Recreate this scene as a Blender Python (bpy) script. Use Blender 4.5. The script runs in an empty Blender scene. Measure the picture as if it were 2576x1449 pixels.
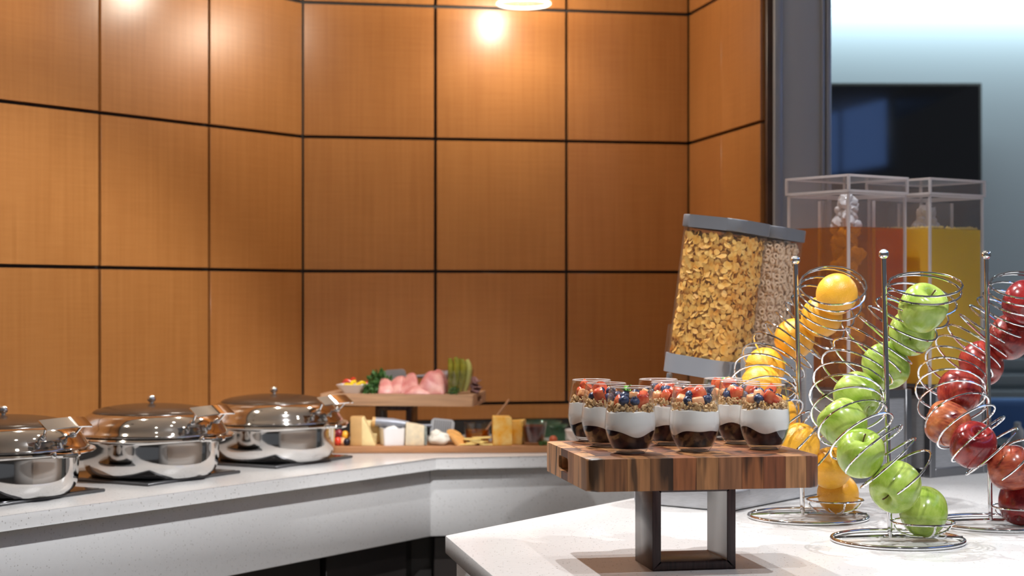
import bpy, bmesh, math, random
from math import sin, cos, pi, radians, sqrt
from mathutils import Vector, Matrix, Euler, noise

R = random.Random(7)
sc = bpy.context.scene
col = sc.collection

# ---------------------------------------------------------------- camera
F = 4250.0                      # focal length in pixels of the 2576 px frame
EYE = 1.375
CT = EYE - 0.463                # height of the worktops
cam_d = bpy.data.cameras.new('camera')
cam = bpy.data.objects.new('camera', cam_d)
col.objects.link(cam)
cam.location = (0, 0, EYE)
cam.rotation_euler = (pi / 2, 0, 0)
cam_d.sensor_width = 36
cam_d.lens = 36 * F / 2576
cam_d.shift_y = 18.5 / 2576
cam_d.clip_start = 0.05
cam_d.dof.use_dof = True
cam_d.dof.focus_distance = 3.08
cam_d.dof.aperture_fstop = 5.2
sc.camera = cam

# ---------------------------------------------------------------- world, lights, exposure
w = bpy.data.worlds.new('world')
sc.world = w
w.use_nodes = True
w.node_tree.nodes['Background'].inputs[0].default_value = (0.80, 0.84, 0.92, 1)
w.node_tree.nodes['Background'].inputs[1].default_value = 0.11
sc.view_settings.view_transform = 'Standard'
sc.view_settings.look = 'None'
sc.view_settings.exposure = 0.0
sc.view_settings.gamma = 1.0
sc.view_settings.use_curve_mapping = False
sc.cycles.transparent_max_bounces = 40
sc.cycles.max_bounces = 10
sc.cycles.sample_clamp_indirect = 6.0

CEIL = 2.95


def spot(x, y, energy, tx, ty, size=70, radius=0.012, color=(0.98, 0.985, 1.0), z=CEIL - 0.02, tz=CT):
    d = bpy.data.lights.new('downlight_or_fill_beam', 'SPOT')
    d.energy = energy
    d.color = color
    d.spot_size = radians(size)
    d.spot_blend = 0.5
    d.shadow_soft_size = radius
    o = bpy.data.objects.new('downlight_or_fill_beam', d)
    col.objects.link(o)
    o.location = (x, y, z)
    o.rotation_euler = (Vector((tx, ty, tz)) - Vector((x, y, z))).to_track_quat('-Z', 'Y').to_euler()
    return o


SPOTS = [(-0.46, 3.20, 128, 0.35, 3.02, 62), (-0.09, 4.20, 132, 0.45, 3.15, 62), (1.35, 2.30, 115, 0.85, 3.45, 52), (0.45, 2.95, 300, -0.95, 4.10, 56),
         (0.75, 3.95, 88, 0.95, 3.6, 62), (0.5, 1.5, 70, 0.6, 3.0, 38), (0.05, 3.75, 75, -0.15, 4.95, 42)]  # third and last two are unseen fill, added to brighten food and boards
for s in SPOTS:
    spot(*s)

PENDANTS = [(0.037, 5.36, 2.30), (-0.62, 4.97, 2.30), (-1.08, 4.35, 2.30), (-1.50, 3.70, 2.30)]
for i, (x, y, z) in enumerate(PENDANTS):
    d = bpy.data.lights.new('pendant_light', 'POINT')
    d.energy = (13.5, 9, 6, 5)[i]
    d.color = (1, 0.92, 0.80)
    d.shadow_soft_size = 0.024
    o = bpy.data.objects.new('pendant_light', d)
    col.objects.link(o)
    o.location = (x, y, z + 0.022)
# cove light over the far wall of the next room
d = bpy.data.lights.new('cove_light', 'AREA')
d.shape = 'RECTANGLE'
d.size = 4.5
d.size_y = 0.06
d.energy = 62
d.color = (0.72, 0.95, 1.0)
o = bpy.data.objects.new('cove_light', d)
col.objects.link(o)
o.location = (3.2, 8.88, 3.10)
o.rotation_euler = (radians(12), 0, 0)


d = bpy.data.lights.new('next_room_fill', 'POINT')  # unseen fill added to brighten the far wall and its furniture
d.energy = 55
d.color = (0.88, 0.95, 1.0)
d.shadow_soft_size = 0.12
o = bpy.data.objects.new('next_room_fill', d)
col.objects.link(o)
o.location = (3.6, 6.6, 2.9)


# ---------------------------------------------------------------- helpers
def at(px, py, Y):
    return Vector(((px - 1288) / F * Y, Y, EYE - (py - 743) / F * Y))


def on(px, py, h=0.0):
    """point at height h above the worktops seen at that pixel"""
    Y = (0.463 - h) * F / (py - 743)
    return Vector(((px - 1288) / F * Y, Y, CT + h))


def mesh(name, bm, mat, parent=None, smooth=40, loc=None, rot=None):
    me = bpy.data.meshes.new(name)
    bmesh.ops.recalc_face_normals(bm, faces=bm.faces)
    bm.to_mesh(me)
    bm.free()
    if mat:
        for m in (mat if isinstance(mat, (list, tuple)) else [mat]):
            me.materials.append(m)
    if smooth:
        me.polygons.foreach_set('use_smooth', [True] * len(me.polygons))
        me.set_sharp_from_angle(angle=radians(smooth))
    o = bpy.data.objects.new(name, me)
    col.objects.link(o)
    if parent:
        o.parent = parent
    if loc is not None:
        o.location = loc
    if rot is not None:
        o.rotation_euler = rot
    return o


def tag(o, label=None, cat=None, group=None, kind=None):
    if label: o['label'] = label
    if cat: o['category'] = cat
    if group: o['group'] = group
    if kind: o['kind'] = kind
    return o


def thing(name, label, cat, loc=(0, 0, 0), rz=0.0, group=None):
    o = bpy.data.objects.new(name, None)
    o.empty_display_size = 0.05
    col.objects.link(o)
    o.location = loc
    o.rotation_euler = (0, 0, rz)
    return tag(o, label, cat, group)


def copy_tree(o, parent=None):
    c = o.copy()
    col.objects.link(c)
    c.parent = parent
    for ch in [q for q in bpy.data.objects if q.parent == o]:
        copy_tree(ch, c)
    return c


def B():
    return bmesh.new()


def box(bm, c, s, bevel=0.0, rot=None, seg=2):
    r = bmesh.ops.create_cube(bm, size=1.0)
    vs = r['verts']
    M = Matrix.Translation(Vector(c)) @ (rot.to_4x4() if rot is not None else Matrix.Identity(4)) @ Matrix.Diagonal((s[0], s[1], s[2], 1))
    bmesh.ops.transform(bm, matrix=M, verts=vs)
    if bevel:
        es = list({e for v in vs for e in v.link_edges})
        bmesh.ops.bevel(bm, geom=es, offset=bevel, segments=seg, profile=0.5, affect='EDGES')
    return bm


def lathe(bm, prof, n=40, c=(0, 0, 0), mod=None):
    c = Vector(c)
    rings = []
    for (r, z) in prof:
        if r < 1e-6:
            rings.append([bm.verts.new(c + Vector((0, 0, z)))])
        else:
            ring = []
            for i in range(n):
                a = 2 * pi * i / n
                rr, zz = (r, z) if mod is None else mod(r, z, a)
                ring.append(bm.verts.new(c + Vector((rr * cos(a), rr * sin(a), zz))))
            rings.append(ring)
    for a, b in zip(rings, rings[1:]):
        if len(a) == 1 and len(b) == 1:
            continue
        for i in range(n):
            j = (i + 1) % n
            if len(a) == 1:
                bm.faces.new((a[0], b[i], b[j]))
            elif len(b) == 1:
                bm.faces.new((a[i], b[0], a[j]))
            else:
                bm.faces.new((a[i], b[i], b[j], a[j]))
    return bm


def spline(pts, k=4):
    """Catmull-Rom through 2-D or 3-D points"""
    P = [Vector(p) for p in pts]
    out = []
    for i in range(len(P) - 1):
        p0 = P[i - 1] if i > 0 else P[i] * 2 - P[i + 1]
        p1, p2 = P[i], P[i + 1]
        p3 = P[i + 2] if i + 2 < len(P) else P[i + 1] * 2 - P[i]
        for j in range(k):
            t = j / k
            out.append(0.5 * ((2 * p1) + (p2 - p0) * t + (2 * p0 - 5 * p1 + 4 * p2 - p3) * t * t + (3 * p1 - p0 - 3 * p2 + p3) * t ** 3))
    out.append(P[-1])
    return out


def tube(bm, pts, r, n=8, closed=False):
    pts = [Vector(p) for p in pts]
    N = len(pts)
    rad = r if callable(r) else (lambda i: r)
    tang = []
    for i in range(N):
        if closed:
            t = pts[(i + 1) % N] - pts[i - 1]
        else:
            t = pts[min(i + 1, N - 1)] - pts[max(i - 1, 0)]
        tang.append(t.normalized())
    up = Vector((0, 0, 1)) if abs(tang[0].z) < 0.9 else Vector((1, 0, 0))
    nrm = (up - tang[0] * up.dot(tang[0])).normalized()
    rings = []
    for i in range(N):
        if i:
            nrm = (nrm - tang[i] * nrm.dot(tang[i]))
            nrm.normalize()
        b = tang[i].cross(nrm)
        rr = rad(i)
        rings.append([bm.verts.new(pts[i] + (nrm * cos(2 * pi * k / n) + b * sin(2 * pi * k / n)) * rr) for k in range(n)])
    for i in range(N if closed else N - 1):
        a, b2 = rings[i], rings[(i + 1) % N]
        off = 0
        if closed and i == N - 1:
            off = min(range(n), key=lambda q: sum((a[k].co - b2[(k + q) % n].co).length for k in range(n)))
        for k in range(n):
            bm.faces.new((a[k], a[(k + 1) % n], b2[(k + 1 + off) % n], b2[(k + off) % n]))
    if not closed:
        bm.faces.new(rings[0])
        bm.faces.new(rings[-1])
    return bm


def blob(bm, c, s, sub=2, rot=None, rough=0.0, seed=0.0, freq=2.0):
    r = bmesh.ops.create_icosphere(bm, subdivisions=sub, radius=1.0)
    vs = r['verts']
    for v in vs:
        if rough:
            v.co *= 1 + rough * noise.noise(v.co * freq + Vector((seed, seed * 1.7, -seed)))
    s = s if isinstance(s, (tuple, list)) else (s, s, s)
    M = Matrix.Translation(Vector(c)) @ (rot.to_4x4() if rot is not None else Matrix.Identity(4)) @ Matrix.Diagonal((s[0], s[1], s[2], 1))
    bmesh.ops.transform(bm, matrix=M, verts=vs)
    return bm


def prism(bm, poly, z0, z1, bevel=0.0, seg=2):
    lo = [bm.verts.new((p[0], p[1], z0)) for p in poly]
    hi = [bm.verts.new((p[0], p[1], z1)) for p in poly]
    n = len(poly)
    fs = [bm.faces.new(lo), bm.faces.new(hi)]
    for i in range(n):
        fs.append(bm.faces.new((lo[i], lo[(i + 1) % n], hi[(i + 1) % n], hi[i])))
    if bevel:
        es = list({e for v in lo + hi for e in v.link_edges})
        bmesh.ops.bevel(bm, geom=es, offset=bevel, segments=seg, profile=0.5, affect='EDGES')
    return bm


def rrect(w, d, r, k=5):
    pts = []
    for (cx, cy, a0) in ((w / 2 - r, d / 2 - r, 0), (-w / 2 + r, d / 2 - r, pi / 2), (-w / 2 + r, -d / 2 + r, pi), (w / 2 - r, -d / 2 + r, 1.5 * pi)):
        for i in range(k + 1):
            a = a0 + pi / 2 * i / k
            pts.append((cx + r * cos(a), cy + r * sin(a)))
    return pts


def rz3(a):
    return Matrix.Rotation(a, 3, 'Z')


def rnd3():
    return Euler((R.uniform(0, 6.3), R.uniform(0, 6.3), R.uniform(0, 6.3))).to_matrix()


# ---------------------------------------------------------------- materials
class NT:
    def __init__(s, name):
        s.m = bpy.data.materials.new(name)
        s.m.use_nodes = True
        s.t = s.m.node_tree
        s.t.nodes.clear()
        s.out = s.n('ShaderNodeOutputMaterial')

    def n(s, typ, **kw):
        nd = s.t.nodes.new(typ)
        for k, v in kw.items():
            if isinstance(k, str) and k.startswith('i_'):
                nd.inputs[k[2:].replace('_', ' ')].default_value = v
            else:
                setattr(nd, k, v)
        return nd

    def l(s, a, b):
        s.t.links.new(a, b)

    def end(s, sh):
        s.l(sh, s.out.inputs['Surface'])
        return s.m


def c4(c):
    return (c[0], c[1], c[2], 1.0)


def pbr(name, color, rough=0.4, metal=0.0, spec=0.5, coat=0.0, sss=0.0, sss_r=(1, .5, .3), sss_s=0.01, var=0.0, vscale=20, bump=0.0, bscale=60, emit=None, es=0.0, objcol=False, stretch=None, color2=None):
    T = NT(name)
    p = T.n('ShaderNodeBsdfPrincipled')
    p.inputs['Base Color'].default_value = c4(color)
    p.inputs['Roughness'].default_value = rough
    p.inputs['Metallic'].default_value = metal
    p.inputs['Specular IOR Level'].default_value = spec
    p.inputs['Coat Weight'].default_value = coat
    p.inputs['Coat Roughness'].default_value = 0.08
    if sss:
        p.inputs['Subsurface Weight'].default_value = sss
        p.inputs['Subsurface Radius'].default_value = sss_r
        p.inputs['Subsurface Scale'].default_value = sss_s
    if emit:
        p.inputs['Emission Color'].default_value = c4(emit)
        p.inputs['Emission Strength'].default_value = es
    tc = T.n('ShaderNodeTexCoord')
    vec = tc.outputs['Object']
    if stretch:
        mp = T.n('ShaderNodeMapping')
        mp.inputs['Scale'].default_value = stretch
        T.l(vec, mp.inputs['Vector'])
        vec = mp.outputs['Vector']
    if var or color2 or objcol:
        nz = T.n('ShaderNodeTexNoise')
        nz.inputs['Scale'].default_value = vscale
        nz.inputs['Detail'].default_value = 4
        T.l(vec, nz.inputs['Vector'])
        mx = T.n('ShaderNodeMix', data_type='RGBA')
        if color2:
            a, b = color, color2
        else:
            a = tuple(max(0, x * (1 - var)) for x in color)
            b = tuple(min(1, x * (1 + var)) for x in color)
        mx.inputs['A'].default_value = c4(a)
        mx.inputs['B'].default_value = c4(b)
        rp = T.n('ShaderNodeMapRange')
        rp.inputs['From Min'].default_value = 0.35
        rp.inputs['From Max'].default_value = 0.65
        T.l(nz.outputs['Fac'], rp.inputs['Value'])
        T.l(rp.outputs['Result'], mx.inputs['Factor'])
        res = mx.outputs['Result']
        if objcol:
            oi = T.n('ShaderNodeObjectInfo')
            mu = T.n('ShaderNodeMix', data_type='RGBA', blend_type='MULTIPLY')
            mu.inputs['Factor'].default_value = 1
            T.l(res, mu.inputs['A'])
            T.l(oi.outputs['Color'], mu.inputs['B'])
            res = mu.outputs['Result']
        T.l(res, p.inputs['Base Color'])
    if bump:
        nb = T.n('ShaderNodeTexNoise')
        nb.inputs['Scale'].default_value = bscale
        nb.inputs['Detail'].default_value = 3
        T.l(tc.outputs['Object'], nb.inputs['Vector'])
        bp = T.n('ShaderNodeBump')
        bp.inputs['Strength'].default_value = bump
        bp.inputs['Distance'].default_value = 0.002
        T.l(nb.outputs['Fac'], bp.inputs['Height'])
        T.l(bp.outputs['Normal'], p.inputs['Normal'])
    return T.end(p.outputs['BSDF'])


def thin(name, tint=(1, 1, 1), ior=1.45, rough=0.02, haze=0.0, hazecol=(0.9, 0.9, 0.9), boost=1.0):
    """thin-walled clear sheet: Fresnel reflection over a tinted see-through"""
    T = NT(name)
    fr = T.n('ShaderNodeFresnel')
    # the same reflection from either side of the sheet
    ge = T.n('ShaderNodeNewGeometry')
    im = T.n('ShaderNodeMix', data_type='FLOAT')
    im.inputs['A'].default_value = ior
    im.inputs['B'].default_value = 1 / ior
    T.l(ge.outputs['Backfacing'], im.inputs['Factor'])
    T.l(im.outputs['Result'], fr.inputs['IOR'])
    tr = T.n('ShaderNodeBsdfTransparent')
    tr.inputs['Color'].default_value = c4(tint)
    gl = T.n('ShaderNodeBsdfGlossy')
    gl.inputs['Roughness'].default_value = rough
    mx = T.n('ShaderNodeMixShader')
    if boost != 1:
        mm = T.n('ShaderNodeMath', operation='MULTIPLY', use_clamp=True)
        mm.inputs[1].default_value = boost
        T.l(fr.outputs[0], mm.inputs[0])
        T.l(mm.outputs[0], mx.inputs[0])
    else:
        T.l(fr.outputs[0], mx.inputs[0])
    base = tr.outputs[0]
    if haze:
        df = T.n('ShaderNodeBsdfDiffuse')
        df.inputs['Color'].default_value = c4(hazecol)
        tl = T.n('ShaderNodeBsdfTranslucent')
        tl.inputs['Color'].default_value = c4(hazecol)
        ad = T.n('ShaderNodeMixShader')
        ad.inputs[0].default_value = 0.5
        T.l(df.outputs[0], ad.inputs[1])
        T.l(tl.outputs[0], ad.inputs[2])
        m2 = T.n('ShaderNodeMixShader')
        m2.inputs[0].default_value = haze
        T.l(tr.outputs[0], m2.inputs[1])
        T.l(ad.outputs[0], m2.inputs[2])
        base = m2.outputs[0]
    T.l(base, mx.inputs[1])
    T.l(gl.outputs[0], mx.inputs[2])
    return T.end(mx.outputs[0])


def wood_panel_mat():
    T = NT('veneer')
    tc = T.n('ShaderNodeTexCoord')
    oi = T.n('ShaderNodeObjectInfo')
    cx = T.n('ShaderNodeCombineXYZ')
    ml = T.n('ShaderNodeMath', operation='MULTIPLY')
    ml.inputs[1].default_value = 37.0
    T.l(oi.outputs['Random'], ml.inputs[0])
    T.l(ml.outputs[0], cx.inputs[0])
    T.l(ml.outputs[0], cx.inputs[2])
    va = T.n('ShaderNodeVectorMath', operation='ADD')
    T.l(tc.outputs['Object'], va.inputs[0])
    T.l(cx.outputs[0], va.inputs[1])

    def nz(scale, sx, sz, det=4):
        mp = T.n('ShaderNodeMapping')
        mp.inputs['Scale'].default_value = (sx, 1, sz)
        T.l(va.outputs[0], mp.inputs['Vector'])
        q = T.n('ShaderNodeTexNoise')
        q.inputs['Scale'].default_value = scale
        q.inputs['Detail'].default_value = det
        T.l(mp.outputs[0], q.inputs['Vector'])
        return q.outputs['Fac']
    a = nz(1, 70, 2.2)
    b = nz(1, 7, 120)
    c = nz(1, 5, 3, 2)
    s1 = T.n('ShaderNodeMath', operation='MULTIPLY_ADD')
    s1.inputs[1].default_value = 0.45
    T.l(a, s1.inputs[0])
    s2 = T.n('ShaderNodeMath', operation='MULTIPLY_ADD')
    s2.inputs[1].default_value = 0.24
    T.l(b, s2.inputs[0])
    T.l(s2.outputs[0], s1.inputs[2])
    s3 = T.n('ShaderNodeMath', operation='MULTIPLY')
    s3.inputs[1].default_value = 0.2
    T.l(c, s3.inputs[0])
    T.l(s3.outputs[0], s2.inputs[2])
    mr = T.n('ShaderNodeMapRange')
    mr.inputs['From Min'].default_value = 0.36
    mr.inputs['From Max'].default_value = 0.64
    T.l(s1.outputs[0], mr.inputs['Value'])
    mx = T.n('ShaderNodeMix', data_type='RGBA')
    mx.inputs['A'].default_value = c4((0.335, 0.132, 0.034))
    mx.inputs['B'].default_value = c4((0.42, 0.178, 0.051))
    T.l(mr.outputs[0], mx.inputs['Factor'])
    mu = T.n('ShaderNodeMix', data_type='RGBA', blend_type='MULTIPLY')
    mu.inputs['Factor'].default_value = 1
    T.l(mx.outputs['Result'], mu.inputs['A'])
    T.l(oi.outputs['Color'], mu.inputs['B'])
    p = T.n('ShaderNodeBsdfPrincipled')
    T.l(mu.outputs['Result'], p.inputs['Base Color'])
    p.inputs['Roughness'].default_value = 0.30
    p.inputs['Specular IOR Level'].default_value = 0.5
    return T.end(p.outputs['BSDF'])


def quartz_mat(name, base=(0.74, 0.73, 0.72), sc_=260.0, rough=0.22):
    T = NT(name)
    tc = T.n('ShaderNodeTexCoord')
    vo = T.n('ShaderNodeTexVoronoi')
    vo.inputs['Scale'].default_value = sc_
    T.l(tc.outputs['Object'], vo.inputs['Vector'])
    sep = T.n('ShaderNodeSeparateColor')
    T.l(vo.outputs['Color'], sep.inputs[0])
    th = T.n('ShaderNodeMath', operation='GREATER_THAN')
    th.inputs[1].default_value = 0.90
    T.l(sep.outputs[0], th.inputs[0])
    lt = T.n('ShaderNodeMath', operation='LESS_THAN')
    lt.inputs[1].default_value = 0.42
    T.l(vo.outputs['Distance'], lt.inputs[0])
    m = T.n('ShaderNodeMath', operation='MULTIPLY')
    T.l(th.outputs[0], m.inputs[0])
    T.l(lt.outputs[0], m.inputs[1])
    m2 = T.n('ShaderNodeMath', operation='MULTIPLY')
    T.l(m.outputs[0], m2.inputs[0])
    T.l(sep.outputs[1], m2.inputs[1])
    nz = T.n('ShaderNodeTexNoise')
    nz.inputs['Scale'].default_value = 90
    T.l(tc.outputs['Object'], nz.inputs['Vector'])
    mb = T.n('ShaderNodeMix', data_type='RGBA')
    mb.inputs['A'].default_value = c4(tuple(x * 0.93 for x in base))
    mb.inputs['B'].default_value = c4(base)
    T.l(nz.outputs['Fac'], mb.inputs['Factor'])
    mx = T.n('ShaderNodeMix', data_type='RGBA')
    mx.inputs['B'].default_value = c4((0.34, 0.32, 0.30))
    T.l(m2.outputs[0], mx.inputs['Factor'])
    T.l(mb.outputs['Result'], mx.inputs['A'])
    p = T.n('ShaderNodeBsdfPrincipled')
    T.l(mx.outputs['Result'], p.inputs['Base Color'])
    p.inputs['Roughness'].default_value = rough
    return T.end(p.outputs['BSDF'])


def block_wood_mat(name, streak=True, rough=0.42):
    """wood whose tone comes from the piece itself, grain running up the piece"""
    T = NT(name)
    tc = T.n('ShaderNodeTexCoord')
    oi = T.n('ShaderNodeObjectInfo')
    ml = T.n('ShaderNodeMath', operation='MULTIPLY')
    ml.inputs[1].default_value = 53.0
    T.l(oi.outputs['Random'], ml.inputs[0])
    cx = T.n('ShaderNodeCombineXYZ')
    T.l(ml.outputs[0], cx.inputs[0])
    T.l(ml.outputs[0], cx.inputs[1])
    va = T.n('ShaderNodeVectorMath', operation='ADD')
    T.l(tc.outputs['Object'], va.inputs[0])
    T.l(cx.outputs[0], va.inputs[1])
    mp = T.n('ShaderNodeMapping')
    mp.inputs['Scale'].default_value = (160, 160, 9)
    mp.inputs['Rotation'].default_value = (0.05, 0.06, 0)
    T.l(va.outputs[0], mp.inputs['Vector'])
    n1 = T.n('ShaderNodeTexNoise')
    n1.inputs['Scale'].default_value = 1
    n1.inputs['Detail'].default_value = 5
    T.l(mp.outputs[0], n1.inputs['Vector'])
    mp2 = T.n('ShaderNodeMapping')
    mp2.inputs['Scale'].default_value = (38, 38, 5)
    mp2.inputs['Rotation'].default_value = (0.1, 0.12, 0)
    T.l(va.outputs[0], mp2.inputs['Vector'])
    n2 = T.n('ShaderNodeTexNoise')
    n2.inputs['Scale'].default_value = 1
    n2.inputs['Detail'].default_value = 2
    T.l(mp2.outputs[0], n2.inputs['Vector'])
    r1 = T.n('ShaderNodeMapRange')
    r1.inputs['From Min'].default_value = 0.3
    r1.inputs['From Max'].default_value = 0.7
    r1.inputs['To Min'].default_value = 0.62
    r1.inputs['To Max'].default_value = 1.25
    T.l(n1.outputs['Fac'], r1.inputs['Value'])
    r2 = T.n('ShaderNodeMapRange')
    r2.inputs['From Min'].default_value = 0.54
    r2.inputs['From Max'].default_value = 0.62
    r2.inputs['To Min'].default_value = 1.0
    r2.inputs['To Max'].default_value = 0.22 if streak else 0.8
    T.l(n2.outputs['Fac'], r2.inputs['Value'])
    mm = T.n('ShaderNodeMath', operation='MULTIPLY')
    T.l(r1.outputs[0], mm.inputs[0])
    T.l(r2.outputs[0], mm.inputs[1])
    vs = T.n('ShaderNodeVectorMath', operation='SCALE')
    T.l(oi.outputs['Color'], vs.inputs[0])
    T.l(mm.outputs[0], vs.inputs['Scale'])
    p = T.n('ShaderNodeBsdfPrincipled')
    T.l(vs.outputs[0], p.inputs['Base Color'])
    p.inputs['Roughness'].default_value = rough
    return T.end(p.outputs['BSDF'])


def apple_mat(name, kind):
    T = NT(name)
    tc = T.n('ShaderNodeTexCoord')
    oi = T.n('ShaderNodeObjectInfo')
    ml = T.n('ShaderNodeMath', operation='MULTIPLY')
    ml.inputs[1].default_value = 31.0
    T.l(oi.outputs['Random'], ml.inputs[0])
    sep = T.n('ShaderNodeSeparateXYZ')
    T.l(tc.outputs['Object'], sep.inputs[0])
    at2 = T.n('ShaderNodeMath', operation='ARCTAN2')
    T.l(sep.outputs[1], at2.inputs[0])
    T.l(sep.outputs[0], at2.inputs[1])
    vx = T.n('ShaderNodeVectorMath', operation='NORMALIZE')
    T.l(tc.outputs['Object'], vx.inputs[0])
    va = T.n('ShaderNodeVectorMath', operation='ADD')
    cx = T.n('ShaderNodeCombineXYZ')
    for k in range(3):
        T.l(ml.outputs[0], cx.inputs[k])
    T.l(vx.outputs[0], va.inputs[0])
    T.l(cx.outputs[0], va.inputs[1])
    big = T.n('ShaderNodeTexNoise')
    big.inputs['Scale'].default_value = 1.4
    big.inputs['Detail'].default_value = 2
    T.l(va.outputs[0], big.inputs['Vector'])
    mp = T.n('ShaderNodeMapping')
    mp.inputs['Scale'].default_value = (11, 11, 1.3)
    T.l(va.outputs[0], mp.inputs['Vector'])
    st = T.n('ShaderNodeTexNoise')
    st.inputs['Scale'].default_value = 1
    st.inputs['Detail'].default_value = 4
    T.l(mp.outputs[0], st.inputs['Vector'])
    vo = T.n('ShaderNodeTexVoronoi')
    vo.inputs['Scale'].default_value = 13
    T.l(va.outputs[0], vo.inputs['Vector'])
    dot = T.n('ShaderNodeMath', operation='LESS_THAN')
    dot.inputs[1].default_value = 0.11
    T.l(vo.outputs['Distance'], dot.inputs[0])
    if kind == 'green':
        A, Bc, D = (0.25, 0.385, 0.035), (0.45, 0.56, 0.125), (0.50, 0.60, 0.28)
    else:
        A, Bc, D = (0.14, 0.004, 0.008), (0.36, 0.020, 0.019), (0.55, 0.22, 0.15)
    ad = T.n('ShaderNodeMath', operation='MULTIPLY_ADD')
    ad.inputs[1].default_value = 0.78 if kind == 'green' else 0.72
    T.l(big.outputs['Fac'], ad.inputs[0])
    q = T.n('ShaderNodeMath', operation='MULTIPLY')
    q.inputs[1].default_value = 0.22 if kind == 'green' else 0.28
    T.l(st.outputs['Fac'], q.inputs[0])
    T.l(q.outputs[0], ad.inputs[2])
    mr = T.n('ShaderNodeMapRange')
    mr.inputs['From Min'].default_value = 0.38
    mr.inputs['From Max'].default_value = 0.64
    T.l(ad.outputs[0], mr.inputs['Value'])
    mx = T.n('ShaderNodeMix', data_type='RGBA')
    mx.inputs['A'].default_value = c4(A)
    mx.inputs['B'].default_value = c4(Bc)
    T.l(mr.outputs[0], mx.inputs['Factor'])
    res = mx.outputs['Result']
    if kind == 'red':      # the object's own colour alpha says how blushed with yellow it is
        yl = T.n('ShaderNodeMix', data_type='RGBA')
        yl.inputs['B'].default_value = c4((0.72, 0.30, 0.10))
        T.l(res, yl.inputs['A'])
        r2 = T.n('ShaderNodeMapRange')
        r2.inputs['From Min'].default_value = 0.34
        r2.inputs['From Max'].default_value = 0.66
        T.l(ad.outputs[0], r2.inputs['Value'])
        m3 = T.n('ShaderNodeMath', operation='MULTIPLY', use_clamp=True)
        T.l(r2.outputs[0], m3.inputs[0])
        sr = T.n('ShaderNodeSeparateColor')
        T.l(oi.outputs['Color'], sr.inputs[0])
        T.l(sr.outputs[0], m3.inputs[1])
        T.l(m3.outputs[0], yl.inputs['Factor'])
        res = yl.outputs['Result']
    dm = T.n('ShaderNodeMix', data_type='RGBA')
    dm.inputs['B'].default_value = c4(D)
    m4 = T.n('ShaderNodeMath', operation='MULTIPLY')
    m4.inputs[1].default_value = 0.45
    T.l(dot.outputs[0], m4.inputs[0])
    T.l(m4.outputs[0], dm.inputs['Factor'])
    T.l(res, dm.inputs['A'])
    p = T.n('ShaderNodeBsdfPrincipled')
    T.l(dm.outputs['Result'], p.inputs['Base Color'])
    p.inputs['Roughness'].default_value = 0.24
    p.inputs['Subsurface Weight'].default_value = 0.12 if kind == 'green' else 0.05
    p.inputs['Subsurface Radius'].default_value = (0.6, 0.8, 0.3)
    p.inputs['Subsurface Scale'].default_value = 0.012
    p.inputs['Coat Weight'].default_value = 0.25
    p.inputs['Coat Roughness'].default_value = 0.12
    return T.end(p.outputs['BSDF'])


M = {}
M['veneer'] = wood_panel_mat()
M['black'] = pbr('black_reveal', (0.012, 0.010, 0.009), 0.6)
M['darkwood'] = pbr('dark_edge', (0.055, 0.022, 0.009), 0.45, var=0.3, vscale=8)
M['quartz'] = quartz_mat('quartz')
M['apron'] = quartz_mat('quartz_apron', (0.66, 0.655, 0.65), 290.0, 0.4)
M['cabinet'] = pbr('cabinet_black', (0.022, 0.018, 0.017), 0.35, var=0.2, vscale=5)
M['ceiling'] = pbr('ceiling_white', (0.55, 0.52, 0.47), 0.8)
M['floor'] = pbr('floor_stone', (0.16, 0.14, 0.12), 0.5, var=0.2, vscale=3)
M['column'] = pbr('grey_paint', (0.40, 0.405, 0.42), 0.5)
M['column_trim'] = pbr('grey_trim', (0.34, 0.35, 0.375), 0.35, metal=0.3)
M['farwall'] = pbr('far_wall_paint', (0.42, 0.46, 0.50), 0.7)
M['screen'] = pbr('screen_glass', (0.006, 0.007, 0.010), 0.05, spec=0.9)
M['steel'] = pbr('polished_steel', (0.70, 0.68, 0.66), 0.07, 1.0, bump=0.0)
M['chrome'] = pbr('chrome', (0.80, 0.80, 0.81), 0.06, 1.0)
M['brushed'] = pbr('brushed_metal', (0.46, 0.465, 0.485), 0.36, 0.55, var=0.08, vscale=40, stretch=(1, 1, 14))
M['brushed2'] = pbr('brushed_metal_dark', (0.27, 0.27, 0.285), 0.38, 1.0)
M['smoked'] = pbr('smoked_lid', (0.060, 0.034, 0.020), 0.22, spec=0.5)
M['hob'] = pbr('hob_glass', (0.010, 0.010, 0.011), 0.08)
M['hob_edge'] = pbr('hob_edge', (0.09, 0.09, 0.095), 0.35, 0.5)
M['block'] = block_wood_mat('acacia_end_grain')
M['ash'] = pbr('ash_board', (0.47, 0.275, 0.155), 0.5, var=0.16, vscale=3, stretch=(2, 30, 30))
M['ash2'] = pbr('beech_board', (0.40, 0.185, 0.078), 0.45, var=0.16, vscale=3, stretch=(2, 30, 30))
M['espresso'] = pbr('espresso_wood', (0.046, 0.020, 0.019), 0.26, var=0.3, vscale=3, stretch=(60, 60, 4), bump=0.05, bscale=200)
M['glass'] = thin('clear_glass', (0.975, 0.98, 0.98), 1.5, 0.015, boost=0.9)
M['glass_rim_glint'] = thin('glass_rim_glint', (0.95, 0.93, 0.92), 1.6, 0.05, haze=0.55, hazecol=(0.95, 0.9, 0.87), boost=1.5)  # milky haze stands in for bright highlights on rim and foot
M['glassbase'] = thin('glass_foot', (0.93, 0.94, 0.94), 1.6, 0.03, boost=1.6)
M['acrylic'] = thin('acrylic', (0.96, 0.96, 0.97), 1.30, 0.06, haze=0.05, hazecol=(0.75, 0.75, 0.77))
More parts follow.
